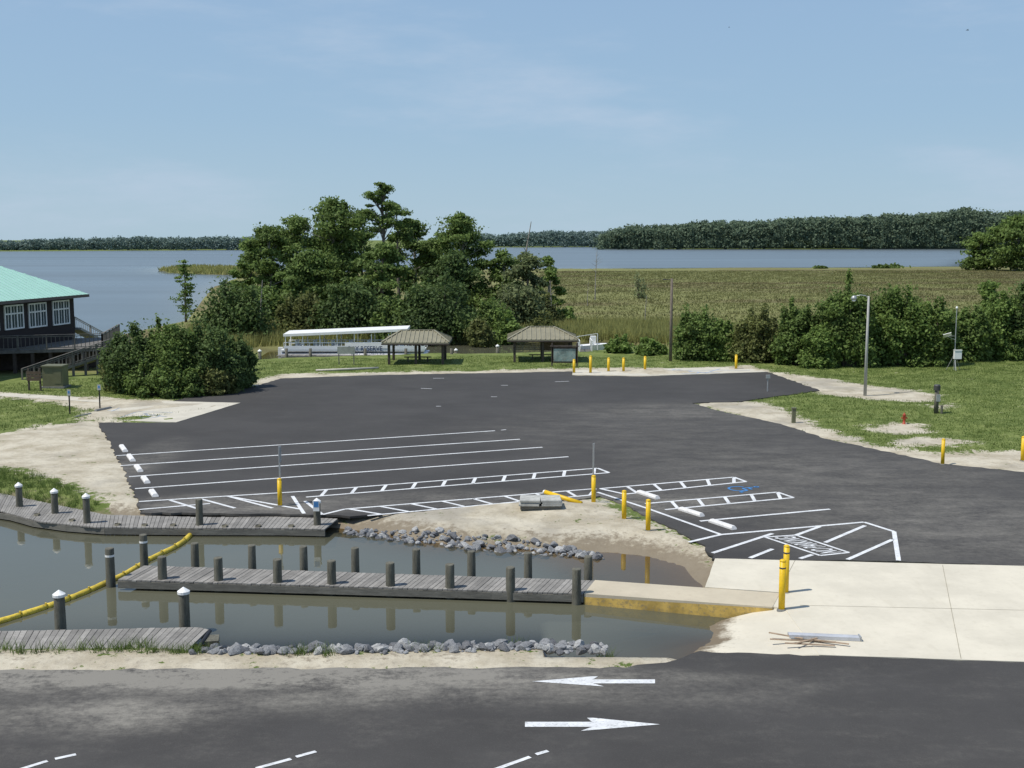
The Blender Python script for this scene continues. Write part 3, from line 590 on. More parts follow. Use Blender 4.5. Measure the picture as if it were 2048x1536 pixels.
zt=A(1587,815,g.y).z; mb=MB(); mb.box((g.x,g.y,zt/2-.05),(.2,.18,zt)); mb.build('body',greenbox,o); mb=MB(); mb.box((g.x,g.y,zt-.04),(.25,.23,.07)); mb.build('lid',greenbox,o)
g=G(1535,783); zt=A(1535,750,g.y).z; o=thing('meter_post',g,'thin grey post with small box at the far corner of the lot','post')
mb=MB(); mb.tube([g,(g.x,g.y,zt)],.04,8); mb.build('post',greymetal,o); mb=MB(); mb.box((g.x,g.y-.05,zt-.1),(.26,.12,.22)); mb.build('box',greymetal,o)
g=G(1808,849); o=thing('fire_hydrant',g,'red fire hydrant on a bare patch of the right lawn','hydrant')
mb=MB(); mb.lathe(g,[(.12,-.02),(.12,.04),(.075,.05),(.07,.44),(.1,.45),(.1,.49)],14); mb.build('barrel',redpaint,o,True)
mb=MB(); mb.lathe(g+Vector((0,0,.492)),[(.09,0),(.085,.06),(.04,.11),(.025,.12),(.025,.16)],14); mb.build('bonnet',redpaint,o,True)
for dx,dy in ((1,0),(-1,0),(0,-1)):
    c=g+Vector((0,0,.36)); mb=MB(); d=Vector((dx,dy,0)); mb.tube([c+d*.06,c+d*.12,c+d*.121,c+d*.15],[.035,.035,.048,.048],10); mb.build('nozzle',redpaint,o)
# ---------- shelters
def shelter(x0,x1,ye,yr,rx0,rx1,yb,label,ps,dep=4.6):
    g=G((x0+x1)/2,yb); Yc=g.y+dep/2; Ye=Yc-dep/2; e0=A(x0,ye,Ye); e1=A(x1,ye,Ye); ze=e0.z; x_0,x_1=e0.x,e1.x
    r0=A(rx0,yr,Yc);r1=A(rx1,yr,Yc); o=thing('picnic_shelter',(g.x,Yc,0),label,'shelter','small open shelters by the creek')
    A_=[Vector((x_0,Ye,ze)),Vector((x_1,Ye,ze)),Vector((x_1,Ye+dep,ze)),Vector((x_0,Ye+dep,ze)),Vector((r0.x,Yc,r0.z)),Vector((r1.x,Yc,r0.z))]
    mb=MB(); lo=[a-Vector((0,0,.1)) for a in A_[:4]]
    mb.add(A_+lo,[(0,1,5,4),(1,2,5),(2,3,4,5),(3,0,4),(9,8,7,6),(0,6,7,1),(1,7,8,2),(2,8,9,3),(3,9,6,0)],.75)
    nn=15
    for i in range(1,nn):
        f=i/nn; x=x_0+(x_1-x_0)*f; t=min(1,(x-x_0)/(r0.x-x_0),(x_1-x)/(x_1-r1.x)); mb.beam((x,Ye,ze+.03),(x,Ye+dep/2*t,ze+(r0.z-ze)*t+.03),.06,.06,1)
    for i in range(1,9):
        f=i/9; y=Ye+dep*f; t=1-abs(2*f-1)
        for xe,xr_ in ((x_0,r0.x),(x_1,r1.x)): mb.beam((xe,y,ze+.03),(xe+(xr_-xe)*t,y,ze+(r0.z-ze)*t+.03),.06,.06,1)
    rf=mb.build('roof',roofbrown,o)
    mb=MB(); 
    for a,b in ((0,4),(1,5),(2,5),(3,4),(4,5)): mb.beam(A_[a]+Vector((0,0,.05)),A_[b]+Vector((0,0,.05)),.14,.05,1)
    mb.build('ridge_cap',roofbrown,rf)
    mb=MB()
    for i in range(4): mb.beam(lo[i]-Vector((0,0,.05)),lo[(i+1)%4]-Vector((0,0,.05)),.06,.1)
    mb.build('fascia',darkwood,o)
    for fx in ps:
        for fy in (.1,.9):
            x=x_0+(x_1-x_0)*fx; y=Ye+dep*fy; mb=MB(); mb.box((x,y,ze/2-.15),(.2,.2,ze+.1)); mb.build('post',darkwood,o)
    return o,x_0,x_1,Ye,ze,dep
s1=shelter(763,898,685,661,803,868,731,'open hip roofed shelter in front of the white tour boat',(.1,.5,.9))
s2=shelter(1015,1157,679,654,1058,1108,726,'open hip roofed shelter with slatted screen behind the notice board',(.1,.5,.9))
o,xa,xb,ye_,ze_,dp=s2
mb=MB()
for k in range(7): mb.box((xa+(xb-xa)*.3,ye_+dp*.9,.75+k*.17),((xb-xa)*.4,.04,.11),0,1)
mb.build('slatted_screen',wood,o)
mb=MB(); mb.box((xa+(xb-xa)*.7,ye_+dp*.88,1.2),((xb-xa)*.38,.06,1.1)); mb.build('display_panel',mat('brown_panel',(.2,.14,.09),.7,.2,2,.1),o)
for oo,x_a,x_b,yy,_,dpp in (s1,s2):
    mb=MB(); xc=(x_a+x_b)/2; mb.box((xc,yy+dpp*.5,.45),(2.2,.35,.06)); mb.box((xc-.8,yy+dpp*.5,.2),(.08,.3,.44)); mb.box((xc+.8,yy+dpp*.5,.2),(.08,.3,.44)); tag(mb.build('bench',darkwood),'low dark bench under the '+('shelter by the tour boat' if oo is s1[0] else 'shelter by the notice board'),'bench')
g0,g1=G(1104,733),G(1154,733); Yn=g0.y; o=thing('notice_board',(g0+g1)/2,'framed notice board with map panel at the edge of the grass','notice board')
for gg in (g0,g1): mb=MB(); mb.box((gg.x,Yn,.9),(.12,.12,1.9)); mb.build('post',darkwood,o)
c=A(1129,710,Yn); wd=g1.x-g0.x; mb=MB(); mb.box((c.x,Yn-.02,c.z),(wd,.08,1.25)); fb=mb.build('frame',darkwood,o)
mp_=mat('map_print',(.2,.27,.25),.5,.5,1.2,0,dirt=(.4,.4,.33),dirtamt=.8); mb=MB(); mb.box((c.x,Yn-.07,c.z),(wd-.25,.02,1.0)); mb.build('map_panel',mp_,o)
mb=MB(); mb.box((c.x,Yn,c.z+.7),(wd+.3,.3,.06)); mb.build('cap_board',darkwood,o)
g=G(693,729); o=thing('rules_sign',g,'small grey sign panel on two posts in front of the tour boat','sign')
for dx in (-.6,.6): mb=MB(); mb.box((g.x+dx,g.y,.7),(.07,.07,1.4)); mb.build('post',wood,o)
mb=MB(); mb.box((g.x,g.y-.05,1.15),(1.4,.04,.6)); mb.build('sign_panel',mat('grey_panel',(.3,.31,.28),.6,.2,3,0),o)
mb=MB(); mb.tube([G(632,741,.1),G(757,736,.1)],.09,8); tag(mb.build('pipe',mat('pale_pipe',(.5,.47,.4),.7,.1,2,.1),None,True),'long pale pole lying on the grass in front of the tour boat','pole')
# ---------- tour boat
Yb=G(700,718,WL).y+1.2; D=2.6
def bp(x,y,dy=0): 
    v=A(x,y,Yb); return Vector((v.x,v.y+dy,v.z))
hullL=bp(548,718);hullR=bp(858,712); z0=WL
o=thing('tour_boat',((hullL.x+hullR.x)/2,Yb+D/2,WL),'long white covered pontoon tour boat moored behind the grass bank','boat')
xl,xr_=hullL.x,hullR.x
for dy in (.35,D-.35):
    mb=MB(); mb.tube([(xl+.6,Yb+dy,z0+.12),(xr_-1.4,Yb+dy,z0+.12),(xr_-.6,Yb+dy,z0+.2),(xr_-.1,Yb+dy,z0+.4)],[.38,.38,.3,.06],12); mb.build('pontoon',alu,o,True)
zd=z0+.62; mb=MB(); mb.box(((xl+xr_)/2+.1,Yb+D/2,zd),(xr_-xl-1.0,D,.14)); mb.build('deck',whiteplastic,o)
zr=bp(600,685).z; xa,xb=bp(568,700).x,bp(850,700).x
def railing(mb,x0,x1,y,za,zb,n):
    mb.beam((x0,y,zb),(x1,y,zb),.06,.07); mb.beam((x0,y,(za+zb)/2),(x1,y,(za+zb)/2),.035,.04)
    for i in range(n+1): x=x0+(x1-x0)*i/n; mb.box((x,y,(za+zb)/2),(.05,.05,zb-za))
for y in (Yb+.05,Yb+D-.05):
    mb=MB(); railing(mb,xa,xb,y,zd+.07,zr,22); mb.build('railing',whiteplastic,o)
pm=mat('hull_panel',(.72,.74,.76),.5,.05,1,0); x_p=bp(690,700).x; mb=MB(); mb.box(((xa+xb)/2,Yb+.0,zd+.25),(xb-xa,.03,.34)); mb.build('side_panel',pm,o)
x_q=bp(775,700).x
mb=MB(); mb.box(((x_p+x_q)/2,Yb-.03,(zd+zr)/2+.1),(x_q-x_p,.03,zr-zd-.25)); bn=mb.build('name_panel',whiteplastic,o)
c=bp(731,697); textmesh('BAY RESERVE',Vector((c.x,Yb-.05,c.z)),Vector((3.0,0,0)),Vector((0,0,.42)),'lettering',bluetext,bn)
rl,rr=bp(567,668),bp(815,660); mb=MB(); ov=.15
mb.prism([Vector((rl.x,Yb-ov,rl.z+.0)),Vector((rr.x,Yb-ov,rr.z+.12)),Vector((rr.x,Yb+D+ov,rr.z+.2)),Vector((rl.x,Yb+D+ov,rl.z+.1))],.22); mb.build('roof',whiteplastic,o)
for i in range(8):
    x=rl.x+.15+(rr.x-rl.x-.3)*i/7
    for y in (Yb+.05,Yb+D-.05): mb=MB(); mb.box((x,y,(zd+rl.z)/2),(.07,.07,rl.z-zd)); mb.build('roof_post',whiteplastic,o)
for i in range(6):
    x=xa+1.2+i*1.6; mb=MB(); mb.box((x,Yb+D/2,zd+.35),(.5,D-.9,.1)); mb.box((x-.25,Yb+D/2,zd+.6),(.06,D-.9,.5)); mb.build('bench',pm,o)
mb=MB(); mb.box((xr_-2.6,Yb+D/2,zd+.5),(.5,.8,.85)); mb.build('helm',whiteplastic,o)
mb=MB(); mb.box((xl+.35,Yb+D/2,z0+.45),(.4,.35,.7)); mb.tube([(xl+.3,Yb+D/2,z0+.2),(xl+.15,Yb+D/2,z0-.3)],.09,8); mb.build('outboard_motor',whiteplastic,o)
L0,L1=bp(560,724,-1.0),bp(880,716,-1.0); o=thing('landing_dock',((L0.x+L1.x)/2,Yb-.9,-.2),'narrow timber landing along the creek in front of the tour boat','dock')
mb=MB(); n=70
for i in range(n): x=L0.x+(L1.x-L0.x)*(i+.5)/n; mb.box((x,Yb-.9,-.1),((L1.x-L0.x)/n*.9,1.1,.05),0,R(.3,1))
mb.build('decking',deckwood,o)
for px in (580,627,735,815,905): x=bp(px,720).x; mb=MB(); mb.lathe((x,Yb-1.5,0),[(.14,-1),(.13,.55)],10); mb.build('piling',pilewood,o,True)
for px,yb,yt,l in ((520,728,702,'white capped piling left of the tour boat'),(995,714,692,'white capped piling in the creek between the two shelters'),(912,716,700,'short white capped piling right of the tour boat')):
    g=G(px,yb,WL); o=thing('mooring_piling',g,l,'piling'); zt=A(px,yt,g.y).z; mb=MB(); mb.lathe((g.x,g.y,0),[(.15,-1),(.14,zt)],10); q=mb.build('post',pilewood,o,True); mb=MB(); mb.lathe((g.x,g.y,zt),[(.17,-.05),(.17,.02),(.02,.15)],10); mb.build('cap',whiteplastic,q)
Ys=G(1190,708,WL).y+.5; a_=A(1160,704,Ys);b_=A(1218,700,Ys); o=thing('skiff',((a_.x+b_.x)/2,Ys,WL),'small white motor boat moored right of the second shelter','boat')
mb=MB(); L=b_.x-a_.x; sec=[]
for i in range(9):
    f=i/8; w2=.75*(1-max(0,f-.55)**2*4.5); x=a_.x+L*f; zt=WL+.75+.2*f; sec.append([(x,Ys-w2,zt),(x,Ys-w2*.75,WL-.1),(x,Ys+w2*.75,WL-.1),(x,Ys+w2,zt)])
vs=[v for s in sec for v in s]; mb.add(vs,[(i*4+k,i*4+4+k,i*4+5+k,i*4+1+k) for i in range(8) for k in range(3)]+[(0,1,2,3),(35,34,33,32)]+[(i*4+3,i*4+7,i*4+4,i*4) for i in range(8)]); mb.build('hull',whiteplastic,o)
mb=MB(); mb.box((a_.x+L*.45,Ys,WL+1.2),(.5,.6,.8)); mb.build('console',whiteplastic,o)
mb=MB(); mb.box((a_.x-.15,Ys,WL+.7),(.25,.3,.6)); mb.build('outboard_motor',darkmetal,o)
g0=A(1150,704,Ys-1.5);g1=A(1196,668,Ys-1.5); o=thing('gangway',(g0.x,Ys-1.5,-.1),'pale timber stair with handrails leading down beside the second shelter','stair')
mb=MB()
for k in range(6): mb.box((g0.x+.9,Ys-2.6+k*.5,.0),(1.1,.42,.08))
mb.build('steps',wood,o)
for dx in (.35,1.45):
    mb=MB(); mb.beam((g0.x+dx,Ys-2.8,1.0),(g0.x+dx,Ys+.2,1.0),.06,.06)
    for k in range(4): mb.box((g0.x+dx,Ys-2.8+k,.4),(.06,.06,1.2))
    mb.build('handrail',whiteplastic,o)
mb=MB(); mb.beam((g0.x,Ys-1,g1.z-.3),(g1.x,Ys-1,g1.z),.05,.05); mb.box((g1.x,Ys-1,.5),(.07,.07,g1.z*2-1+.0)); mb.build('davit',whiteplastic,o)
# ---------- building
ze=5.4; c1=G(178,588,ze); c0=G(0,603,ze); al_=(c0-c1).normalized(); inn=Vector((al_.y,-al_.x,0)); 
if inn.x>0: inn=-inn
o=thing('lodge',c1+inn*6+al_*8-Vector((0,0,ze)),'dark waterside building with mint metal roof and white windows','building')
Lb=26; dR=9; e=[c1,c1+al_*Lb,c1+al_*Lb+inn*2*dR,c1+inn*2*dR]; r0=c1+al_*dR+inn*dR+Vector((0,0,dR*.5)); r1=c1+al_*(Lb-dR)+inn*dR+Vector((0,0,dR*.5))
mb=MB(); lo=[v-Vector((0,0,.18)) for v in e]
mb.add(e+[r0,r1]+lo,[(0,1,5,4),(1,2,5),(2,3,4,5),(3,0,4),(9,8,7,6)])
upv=Vector((0,0,.02))
for i in range(1,int(Lb/.6)):
    s=i*.6; tt=min(1,s/dR,(Lb-s)/dR); a=c1+al_*s; mb.beam(a+upv,a+inn*dR*tt+Vector((0,0,dR*.5*tt))+upv,.04,.045)
for i in range(1,int(2*dR/.6)):
    s=i*.6; tt=1-abs(s/dR-1); a=c1+inn*s; mb.beam(a+upv,a+al_*dR*tt+Vector((0,0,dR*.5*tt))+upv,.04,.045)
rf=mb.build('roof',tealroof,o)
mb=MB(); 
for i in range(4): mb.beam(lo[i]+Vector((0,0,.05)),lo[(i+1)%4]+Vector((0,0,.05)),.06,.22)
mb.build('fascia',mat('brown_fascia',(.12,.10,.09),.7,.1,2,0),o)
wi=.9; f0=c1+al_*wi+inn*wi; f1=c1+al_*(Lb-wi)+inn*wi; f2=f1+inn*(2*dR-2*wi); f3=f0+inn*(2*dR-2*wi); zf=1.2
mb=MB(); mb.prism([Vector((v.x,v.y,ze-.16)) for v in (f0,f1,f2,f3)],ze-.16-zf); mb.build('wall',maroon,o)
outn=-inn
ang=math.atan2(al_.y,al_.x)
for px,yt,yb in ((121,602,648),(74,607,653),(26,611,657),(-25,615,662)):
    best=None
    for k in range(0,260):
        s=k*.1; p=f0+al_*s; d=ray(px,620); x=d[0]/d[1]*p.y
        if best is None or abs(x-p.x)<best[0]: best=(abs(x-p.x),s,p)
    s,p=best[1],best[2]; zt_=A(px,yt,p.y).z; zb_=A(px,yb,p.y).z; wdt=2.3; cc=p+outn*.04; cz=(zt_+zb_)/2; hh=zt_-zb_
    mb=MB()
    for sx in (-1,-.34,.34,1): mb.box((*(cc+al_*(sx*wdt/2)).to_2d(),cz),(.12,.1,hh+.1),ang)
    for sz in (-1,.3,1): mb.box((*cc.to_2d(),cz+sz*hh/2),(wdt+.12,.095,.11),ang)
    for sx in (-.67,0,.67): mb.box((*(cc+al_*(sx*wdt/2)).to_2d(),cz),(.04,.09,hh),ang)
    wn=mb.build('window',whiteplastic,o); mb=MB(); mb.box((*(cc-outn*.02).to_2d(),cz),(wdt,.05,hh),ang); mb.build('pane',glassm,wn)
dkwood=mat('dark_timber',(.15,.14,.125),.85,.25,2,.3,dirt=(.07,.065,.06))  # darker grey-brown timber for the deck and access ramp
def rail(pts,h,parent,m=wood,bal=.3):
    mb=MB(); bb=MB()
    for a,b in zip(pts,pts[1:]):
        L=(b-a).length; d=(b-a)/L; mb.beam(a+Vector((0,0,h)),b+Vector((0,0,h)),.12,.045); mb.beam(a+Vector((0,0,h-.13)),b+Vector((0,0,h-.13)),.04,.06);mb.beam(a+Vector((0,0,.12)),b+Vector((0,0,.12)),.04,.06)
        n=max(1,int(L/1.8))
        for i in range(n+1): q=a+d*L*i/n; pp=MB(); pp.box((q.x,q.y,q.z+h/2),(.1,.1,h)); pp.build('post',m,parent)
        n=int(L/bal)
        for i in range(n): q=a+d*L*i/n; bb.box((q.x,q.y,q.z+h/2),(.035,.035,h-.2))
    mb.build('rail',m,parent); bb.build('balusters',m,parent)
zdk=1.65
dk=thing('elevated_deck',G(60,700,zdk),'raised weathered timber deck with railings around the dark building','deck')
d0=A(-200,700,86);d1=A(205,697,90.5); d0.z=d1.z=zdk; d2=d1+Vector((-2,10,0)); d3=d0+Vector((-4,10,0))
mb=MB(); mb.prism([d0,d1,d2,d3],.25); mb.build('decking',dkwood,dk)
rail([d0,d1,d2],1.1,dk,dkwood)
for i in range(12):
    q=d0.lerp(d1,i/11); mb=MB(); mb.box((q.x,q.y+.2,zdk/2-.2),(.22,.22,zdk)); mb.build('support_post',darkwood,dk)
mb=MB(); q0=d0+Vector((0,3,0)); q1=d1+Vector((-.6,3,0)); mb.prism([Vector((q0.x,q0.y,zdk-.3)),Vector((q1.x,q1.y,zdk-.3)),Vector((q1.x,q1.y+.2,zdk-.3)),Vector((q0.x,q0.y+.2,zdk-.3))],zdk-.1); mb.build('lattice_skirt',darkwood,dk)
gr=mat('light_rail',(.36,.35,.32),.8,.15,3,.2)
s0=A(150,657,100);s1=A(212,690,104); so=thing('stair',s1,'pale outdoor stair with railing going down to the water behind the deck','stair')
rail([s0,s1],1.0,so,gr); mb=MB(); mb.beam(s0,s1,1.2,.2); mb.build('stringer',gr,so)
r0_=A(240,697,88.5); r1_=A(45,764,83.3); rp=thing('access_ramp',(r0_+r1_)/2,'long timber access ramp sloping down to the left below the deck','ramp')
offy=Vector((.3,1.4,0)); mb=MB(); mb.prism([r1_,r0_,r0_+offy,r1_+offy],.2,.4); mb.build('decking',dkwood,rp)
rail([r1_,r0_],.95,rp,dkwood); rail([r1_+offy,r0_+offy],.95,rp,dkwood)
for i in range(8):
    q=r0_.lerp(r1_,i/8); mb=MB(); mb.box((q.x,q.y+.1,q.z/2-.1),(.15,.15,max(.2,q.z))); mb.build('support_post',dkwood,rp)
g=G(112,774); o=thing('utility_cabinet',g,'olive green electrical cabinet on the lawn beside the ramp','cabinet')
zt=A(112,731,g.y).z; mb=MB(); mb.box((g.x,g.y,zt/2),(1.35,1.1,zt-.08)); mb.build('body',greenbox,o); mb=MB(); mb.box((g.x,g.y-.03,zt),(1.45,1.22,.1)); mb.build('lid',greenbox,o)
mb=MB(); mb.box((g.x+.35,g.y-.56,zt*.5),(.5,.02,zt*.6)); mb.build('door',greenbox,o); mb=MB(); mb.box((g.x,g.y,.03),(1.6,1.3,.12)); mb.build('base',greystop,o)
g=G(70,781); o=thing('wooden_sign',g,'low brown wooden sign on two posts left of the green cabinet','sign'); 
for dx in (-.38,.38): mb=MB(); mb.box((g.x+dx,g.y,.75),(.1,.1,1.5)); mb.build('post',darkwood,o)
mb=MB(); 
for k in range(3): mb.box((g.x,g.y-.07,.75+k*.22),(.95,.04,.19))
mb.build('sign_panel',mat('brown_sign',(.09,.065,.045),.8,.2,3,.1),o)
# ---------- vegetation
def leafarr(blobs,size,asp=1.6,up=.35,rnd=1.0):
    P=[];N=[];S=[];Sh=[]
    for (x,y,z,rx,ry,rz,n,sh) in blobs:
        n=int(n); d=np.random.normal(size=(n,3)); d/=np.linalg.norm(d,axis=1)[:,None]
        lump=1+.25*np.sin(d[:,0]*5+x)*np.cos(d[:,1]*5+y)+.18*np.sin(d[:,2]*7+z)
        r=np.random.random(n)**.5*lump*np.random.uniform(.8,1.3,n)
        P.append(np.array([x,y,z])+d*r[:,None]*np.array([rx,ry,rz])); N.append(d*.7+np.random.normal(size=(n,3))*rnd*.65+np.array([0,0,up]))
        S.append(size*np.random.uniform(.5,1.35,n)); Sh.append(np.clip(sh+(r-.75)*.5+d[:,2]*.15+np.random.uniform(-.25,.25,n),0,1))  # inner and lower leaves darker: clump self-shadow put into the leaf colour
    P=np.concatenate(P);N=np.concatenate(N);S=np.concatenate(S);Sh=np.concatenate(Sh)
    N/=np.linalg.norm(N,axis=1)[:,None]; T=np.cross(N,np.random.normal(size=N.shape)); T/=np.linalg.norm(T,axis=1)[:,None]; B=np.cross(N,T)
    S=S[:,None]/2
    V=np.stack([P-T*S*asp,P-B*S,P+T*S*asp,P+B*S],1).reshape(-1,3); Fq=np.arange(len(V)).reshape(-1,4); return V,Fq,np.repeat(Sh,4)
def leaves(name,blobs,size,m,parent,**k):
    V,Fq,Sh=leafarr(blobs,size,**k); return arr_obj(name,V,Fq,Sh,m,parent)
def tree(name,px,ytop,wpx,ybase,label,cat='tree',m=F_mid,cs=.35,nb=20,leaf=.42,nl=150,flat=.6,br=.17,group=None,z0=-.15,barkm=bark,tr=.22,shape=.0,wild=1.0):
    g=G(px,ybase,z0)
    zt=A(px,ytop,g.y).z; H=zt-z0; Wm=wpx*g.y/F; o=thing(name,g,label,cat,group)
    mb=MB(); lean=R(-.04,.04)*H; tp=[g+Vector((lean*f+R(-.1,.1)*f,R(-.1,.1)*f,H*.93*f)) for f in (-.02,.2,.4,.6,.8,1)]; mb.tube(tp,[tr*k for k in (1.15,1,.8,.6,.38,.12)],8)
    blobs=[]
    for i in range(nb):
        t=(i+random.random())/nb; env=math.sqrt(max(.06,1-((t-.42+shape)/.66)**2)); a=R(0,6.28); rr=Wm/2*env*R(.1,.88)*wild; rb=Wm*br*R(.55,1.35)
        if t>.9: rr*=.4
        z=z0+H*(cs+(1-cs)*t*.95)-rb*flat*.5; f=min(.98,max(.05,(z-z0)/H)); tx=g.x+lean*f
        c=Vector((tx+rr*math.cos(a),g.y+rr*math.sin(a),z)); k=min(max(f-.12,.05)/.93,.95)*5; i0=int(k); q=tp[i0+0].lerp(tp[min(5,i0+1)],k-i0)
        mb.tube([q,q.lerp(c,.5)+Vector((0,0,-.1)),c],[tr*.28,tr*.18,tr*.05],5,False)
        blobs.append((*c,rb*R(.9,1.5),rb*R(.9,1.5),rb*flat*R(.7,1.3),nl,R(.3,.85)))
    mb.build('trunk',barkm,o,True); leaves('crown',blobs,leaf,m,o); return o
def bush(name,px,ytop,wpx,ybase,label,m=F_dark,nb=26,leaf=.24,nl=260,br=.16,group=None,z0=0,cat='shrub',dy=0,dep=.8,spires=8):
    g=G(px,ybase,z0); zt=A(px,ytop,g.y).z; H=zt-z0; Wm=wpx*g.y/F; g=g+Vector((0,Wm*dep*.45+dy,0)); g.x=A(px,ybase,g.y).x; o=thing(name,g,label,cat,group)
    blobs=[];mb=MB()
    for i in range(nb+spires):
        sp=i>=nb
        a=R(0,6.28); u=random.random(); ph=math.acos(1-u*(.5 if sp else 1)); rr=R(.5,1)
        rb=min(Wm,H*1.3)*br*R(.6,1.4); x=(Wm/2-rb*.8)*math.sin(ph)**.6*rr*math.cos(a); y=(Wm*dep/2-rb*.5)*math.sin(ph)**.6*rr*math.sin(a); z=(H-rb*.9)*math.cos(ph)**.8*rr
        if sp: z=(H-rb*.3)*math.cos(ph)**.8*R(.85,1.06); blobs.append((g.x+x,g.y+y,z0+z,rb*.45,rb*.45,rb*R(.9,1.5),nl*.35,R(.4,.9))); c=Vector((g.x+x,g.y+y,z0+z))
        else:
            z=max(z,rb*.4); c=Vector((g.x+x,g.y+y,z0+z)); blobs.append((*c,rb*1.3,rb*1.3,rb*1.1,nl,R(.2,.9)))
        mb.tube([Vector((g.x+x*.2,g.y+y*.2,z0-.05)),Vector((g.x+x*.6,g.y+y*.6,z0+z*.5)),c],[.06,.045,.02],5,False)
    blobs.append((g.x,g.y,z0+H*.4,Wm*.4,Wm*dep*.4,H*.46,nl*6,.3))  # filling core of darker leaves, inner shade put into their colour
    mb.build('stems',bark,o); leaves('crown',blobs,leaf,m,o); return o
def dead(px,ytop,ybase,label,lean=0,r=.14,nbr=9):
    g=G(px,ybase,-.15); zt=A(px,ytop,g.y).z; H=zt+.15; o=thing('dead_tree',g,label,'dead tree'); mb=MB(); tp=[g+Vector((lean*f*f,0,H*f)) for f in (0,.25,.5,.75,1)]; mb.tube(tp,[r,r*.85,r*.65,r*.5,r*.2],7)
    for i in range(nbr):
        f=R(.35,.95); q=g+Vector((lean*f*f,0,H*f)); a=R(0,6.28); l=H*R(.06,.16); mb.tube([q,q+Vector((l*math.cos(a),l*math.sin(a),l*.6))],[r*.3,r*.05],5)
    mb.build('trunk',palebark,o)
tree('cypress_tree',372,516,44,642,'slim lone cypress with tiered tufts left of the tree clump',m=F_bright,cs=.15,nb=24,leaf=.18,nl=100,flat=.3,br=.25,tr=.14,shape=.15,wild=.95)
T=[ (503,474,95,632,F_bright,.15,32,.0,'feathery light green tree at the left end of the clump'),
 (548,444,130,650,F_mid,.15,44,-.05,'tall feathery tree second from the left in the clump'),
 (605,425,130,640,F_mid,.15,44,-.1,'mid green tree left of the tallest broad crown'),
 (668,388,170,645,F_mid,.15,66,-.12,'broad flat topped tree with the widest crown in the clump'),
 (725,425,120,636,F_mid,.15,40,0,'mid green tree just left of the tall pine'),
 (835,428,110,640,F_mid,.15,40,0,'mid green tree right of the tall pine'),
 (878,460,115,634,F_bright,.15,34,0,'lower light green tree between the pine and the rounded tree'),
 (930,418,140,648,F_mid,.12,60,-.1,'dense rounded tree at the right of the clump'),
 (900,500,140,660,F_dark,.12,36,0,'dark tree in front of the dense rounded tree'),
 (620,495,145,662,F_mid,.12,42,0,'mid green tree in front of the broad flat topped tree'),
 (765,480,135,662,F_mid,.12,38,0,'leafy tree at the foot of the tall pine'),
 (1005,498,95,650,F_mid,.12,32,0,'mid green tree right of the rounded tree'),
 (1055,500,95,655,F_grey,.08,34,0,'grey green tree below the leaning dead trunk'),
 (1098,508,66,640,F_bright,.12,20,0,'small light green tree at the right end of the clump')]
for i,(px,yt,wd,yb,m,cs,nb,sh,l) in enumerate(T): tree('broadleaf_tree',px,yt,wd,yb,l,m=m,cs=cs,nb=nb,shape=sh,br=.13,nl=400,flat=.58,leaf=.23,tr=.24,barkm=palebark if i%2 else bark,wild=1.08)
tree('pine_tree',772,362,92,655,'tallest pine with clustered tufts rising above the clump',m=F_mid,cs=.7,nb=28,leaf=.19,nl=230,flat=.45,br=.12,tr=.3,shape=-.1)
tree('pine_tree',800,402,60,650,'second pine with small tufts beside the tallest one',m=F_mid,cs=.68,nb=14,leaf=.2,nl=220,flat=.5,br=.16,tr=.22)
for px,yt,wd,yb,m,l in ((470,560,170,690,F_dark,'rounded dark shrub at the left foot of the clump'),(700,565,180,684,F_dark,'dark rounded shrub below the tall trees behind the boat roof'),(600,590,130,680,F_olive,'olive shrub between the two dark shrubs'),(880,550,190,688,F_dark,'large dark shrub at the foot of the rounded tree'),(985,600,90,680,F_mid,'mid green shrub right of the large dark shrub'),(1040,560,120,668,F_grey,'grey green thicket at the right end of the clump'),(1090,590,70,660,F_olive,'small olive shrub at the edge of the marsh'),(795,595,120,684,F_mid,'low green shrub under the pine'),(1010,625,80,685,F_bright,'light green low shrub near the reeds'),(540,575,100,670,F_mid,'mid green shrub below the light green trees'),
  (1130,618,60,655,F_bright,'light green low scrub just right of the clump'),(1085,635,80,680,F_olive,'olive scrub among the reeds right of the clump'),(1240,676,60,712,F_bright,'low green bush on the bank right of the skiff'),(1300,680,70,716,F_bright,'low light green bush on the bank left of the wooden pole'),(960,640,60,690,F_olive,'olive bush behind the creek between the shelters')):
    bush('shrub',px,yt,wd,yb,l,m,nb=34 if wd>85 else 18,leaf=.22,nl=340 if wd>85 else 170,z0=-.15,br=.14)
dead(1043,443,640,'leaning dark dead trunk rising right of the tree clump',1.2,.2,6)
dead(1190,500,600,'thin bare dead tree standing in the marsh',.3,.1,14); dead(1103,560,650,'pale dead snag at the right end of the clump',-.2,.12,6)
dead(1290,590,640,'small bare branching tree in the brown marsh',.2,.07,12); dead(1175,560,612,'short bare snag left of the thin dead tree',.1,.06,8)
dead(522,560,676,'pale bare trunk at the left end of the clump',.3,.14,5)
bush('shrub',1278,546,40,598,'pale green airy shrub in the marsh beyond the wooden pole',foliage('leaves_pale',(.2,.24,.11),(.34,.38,.2),.45),nb=7,leaf=.22,nl=36,z0=-.15)
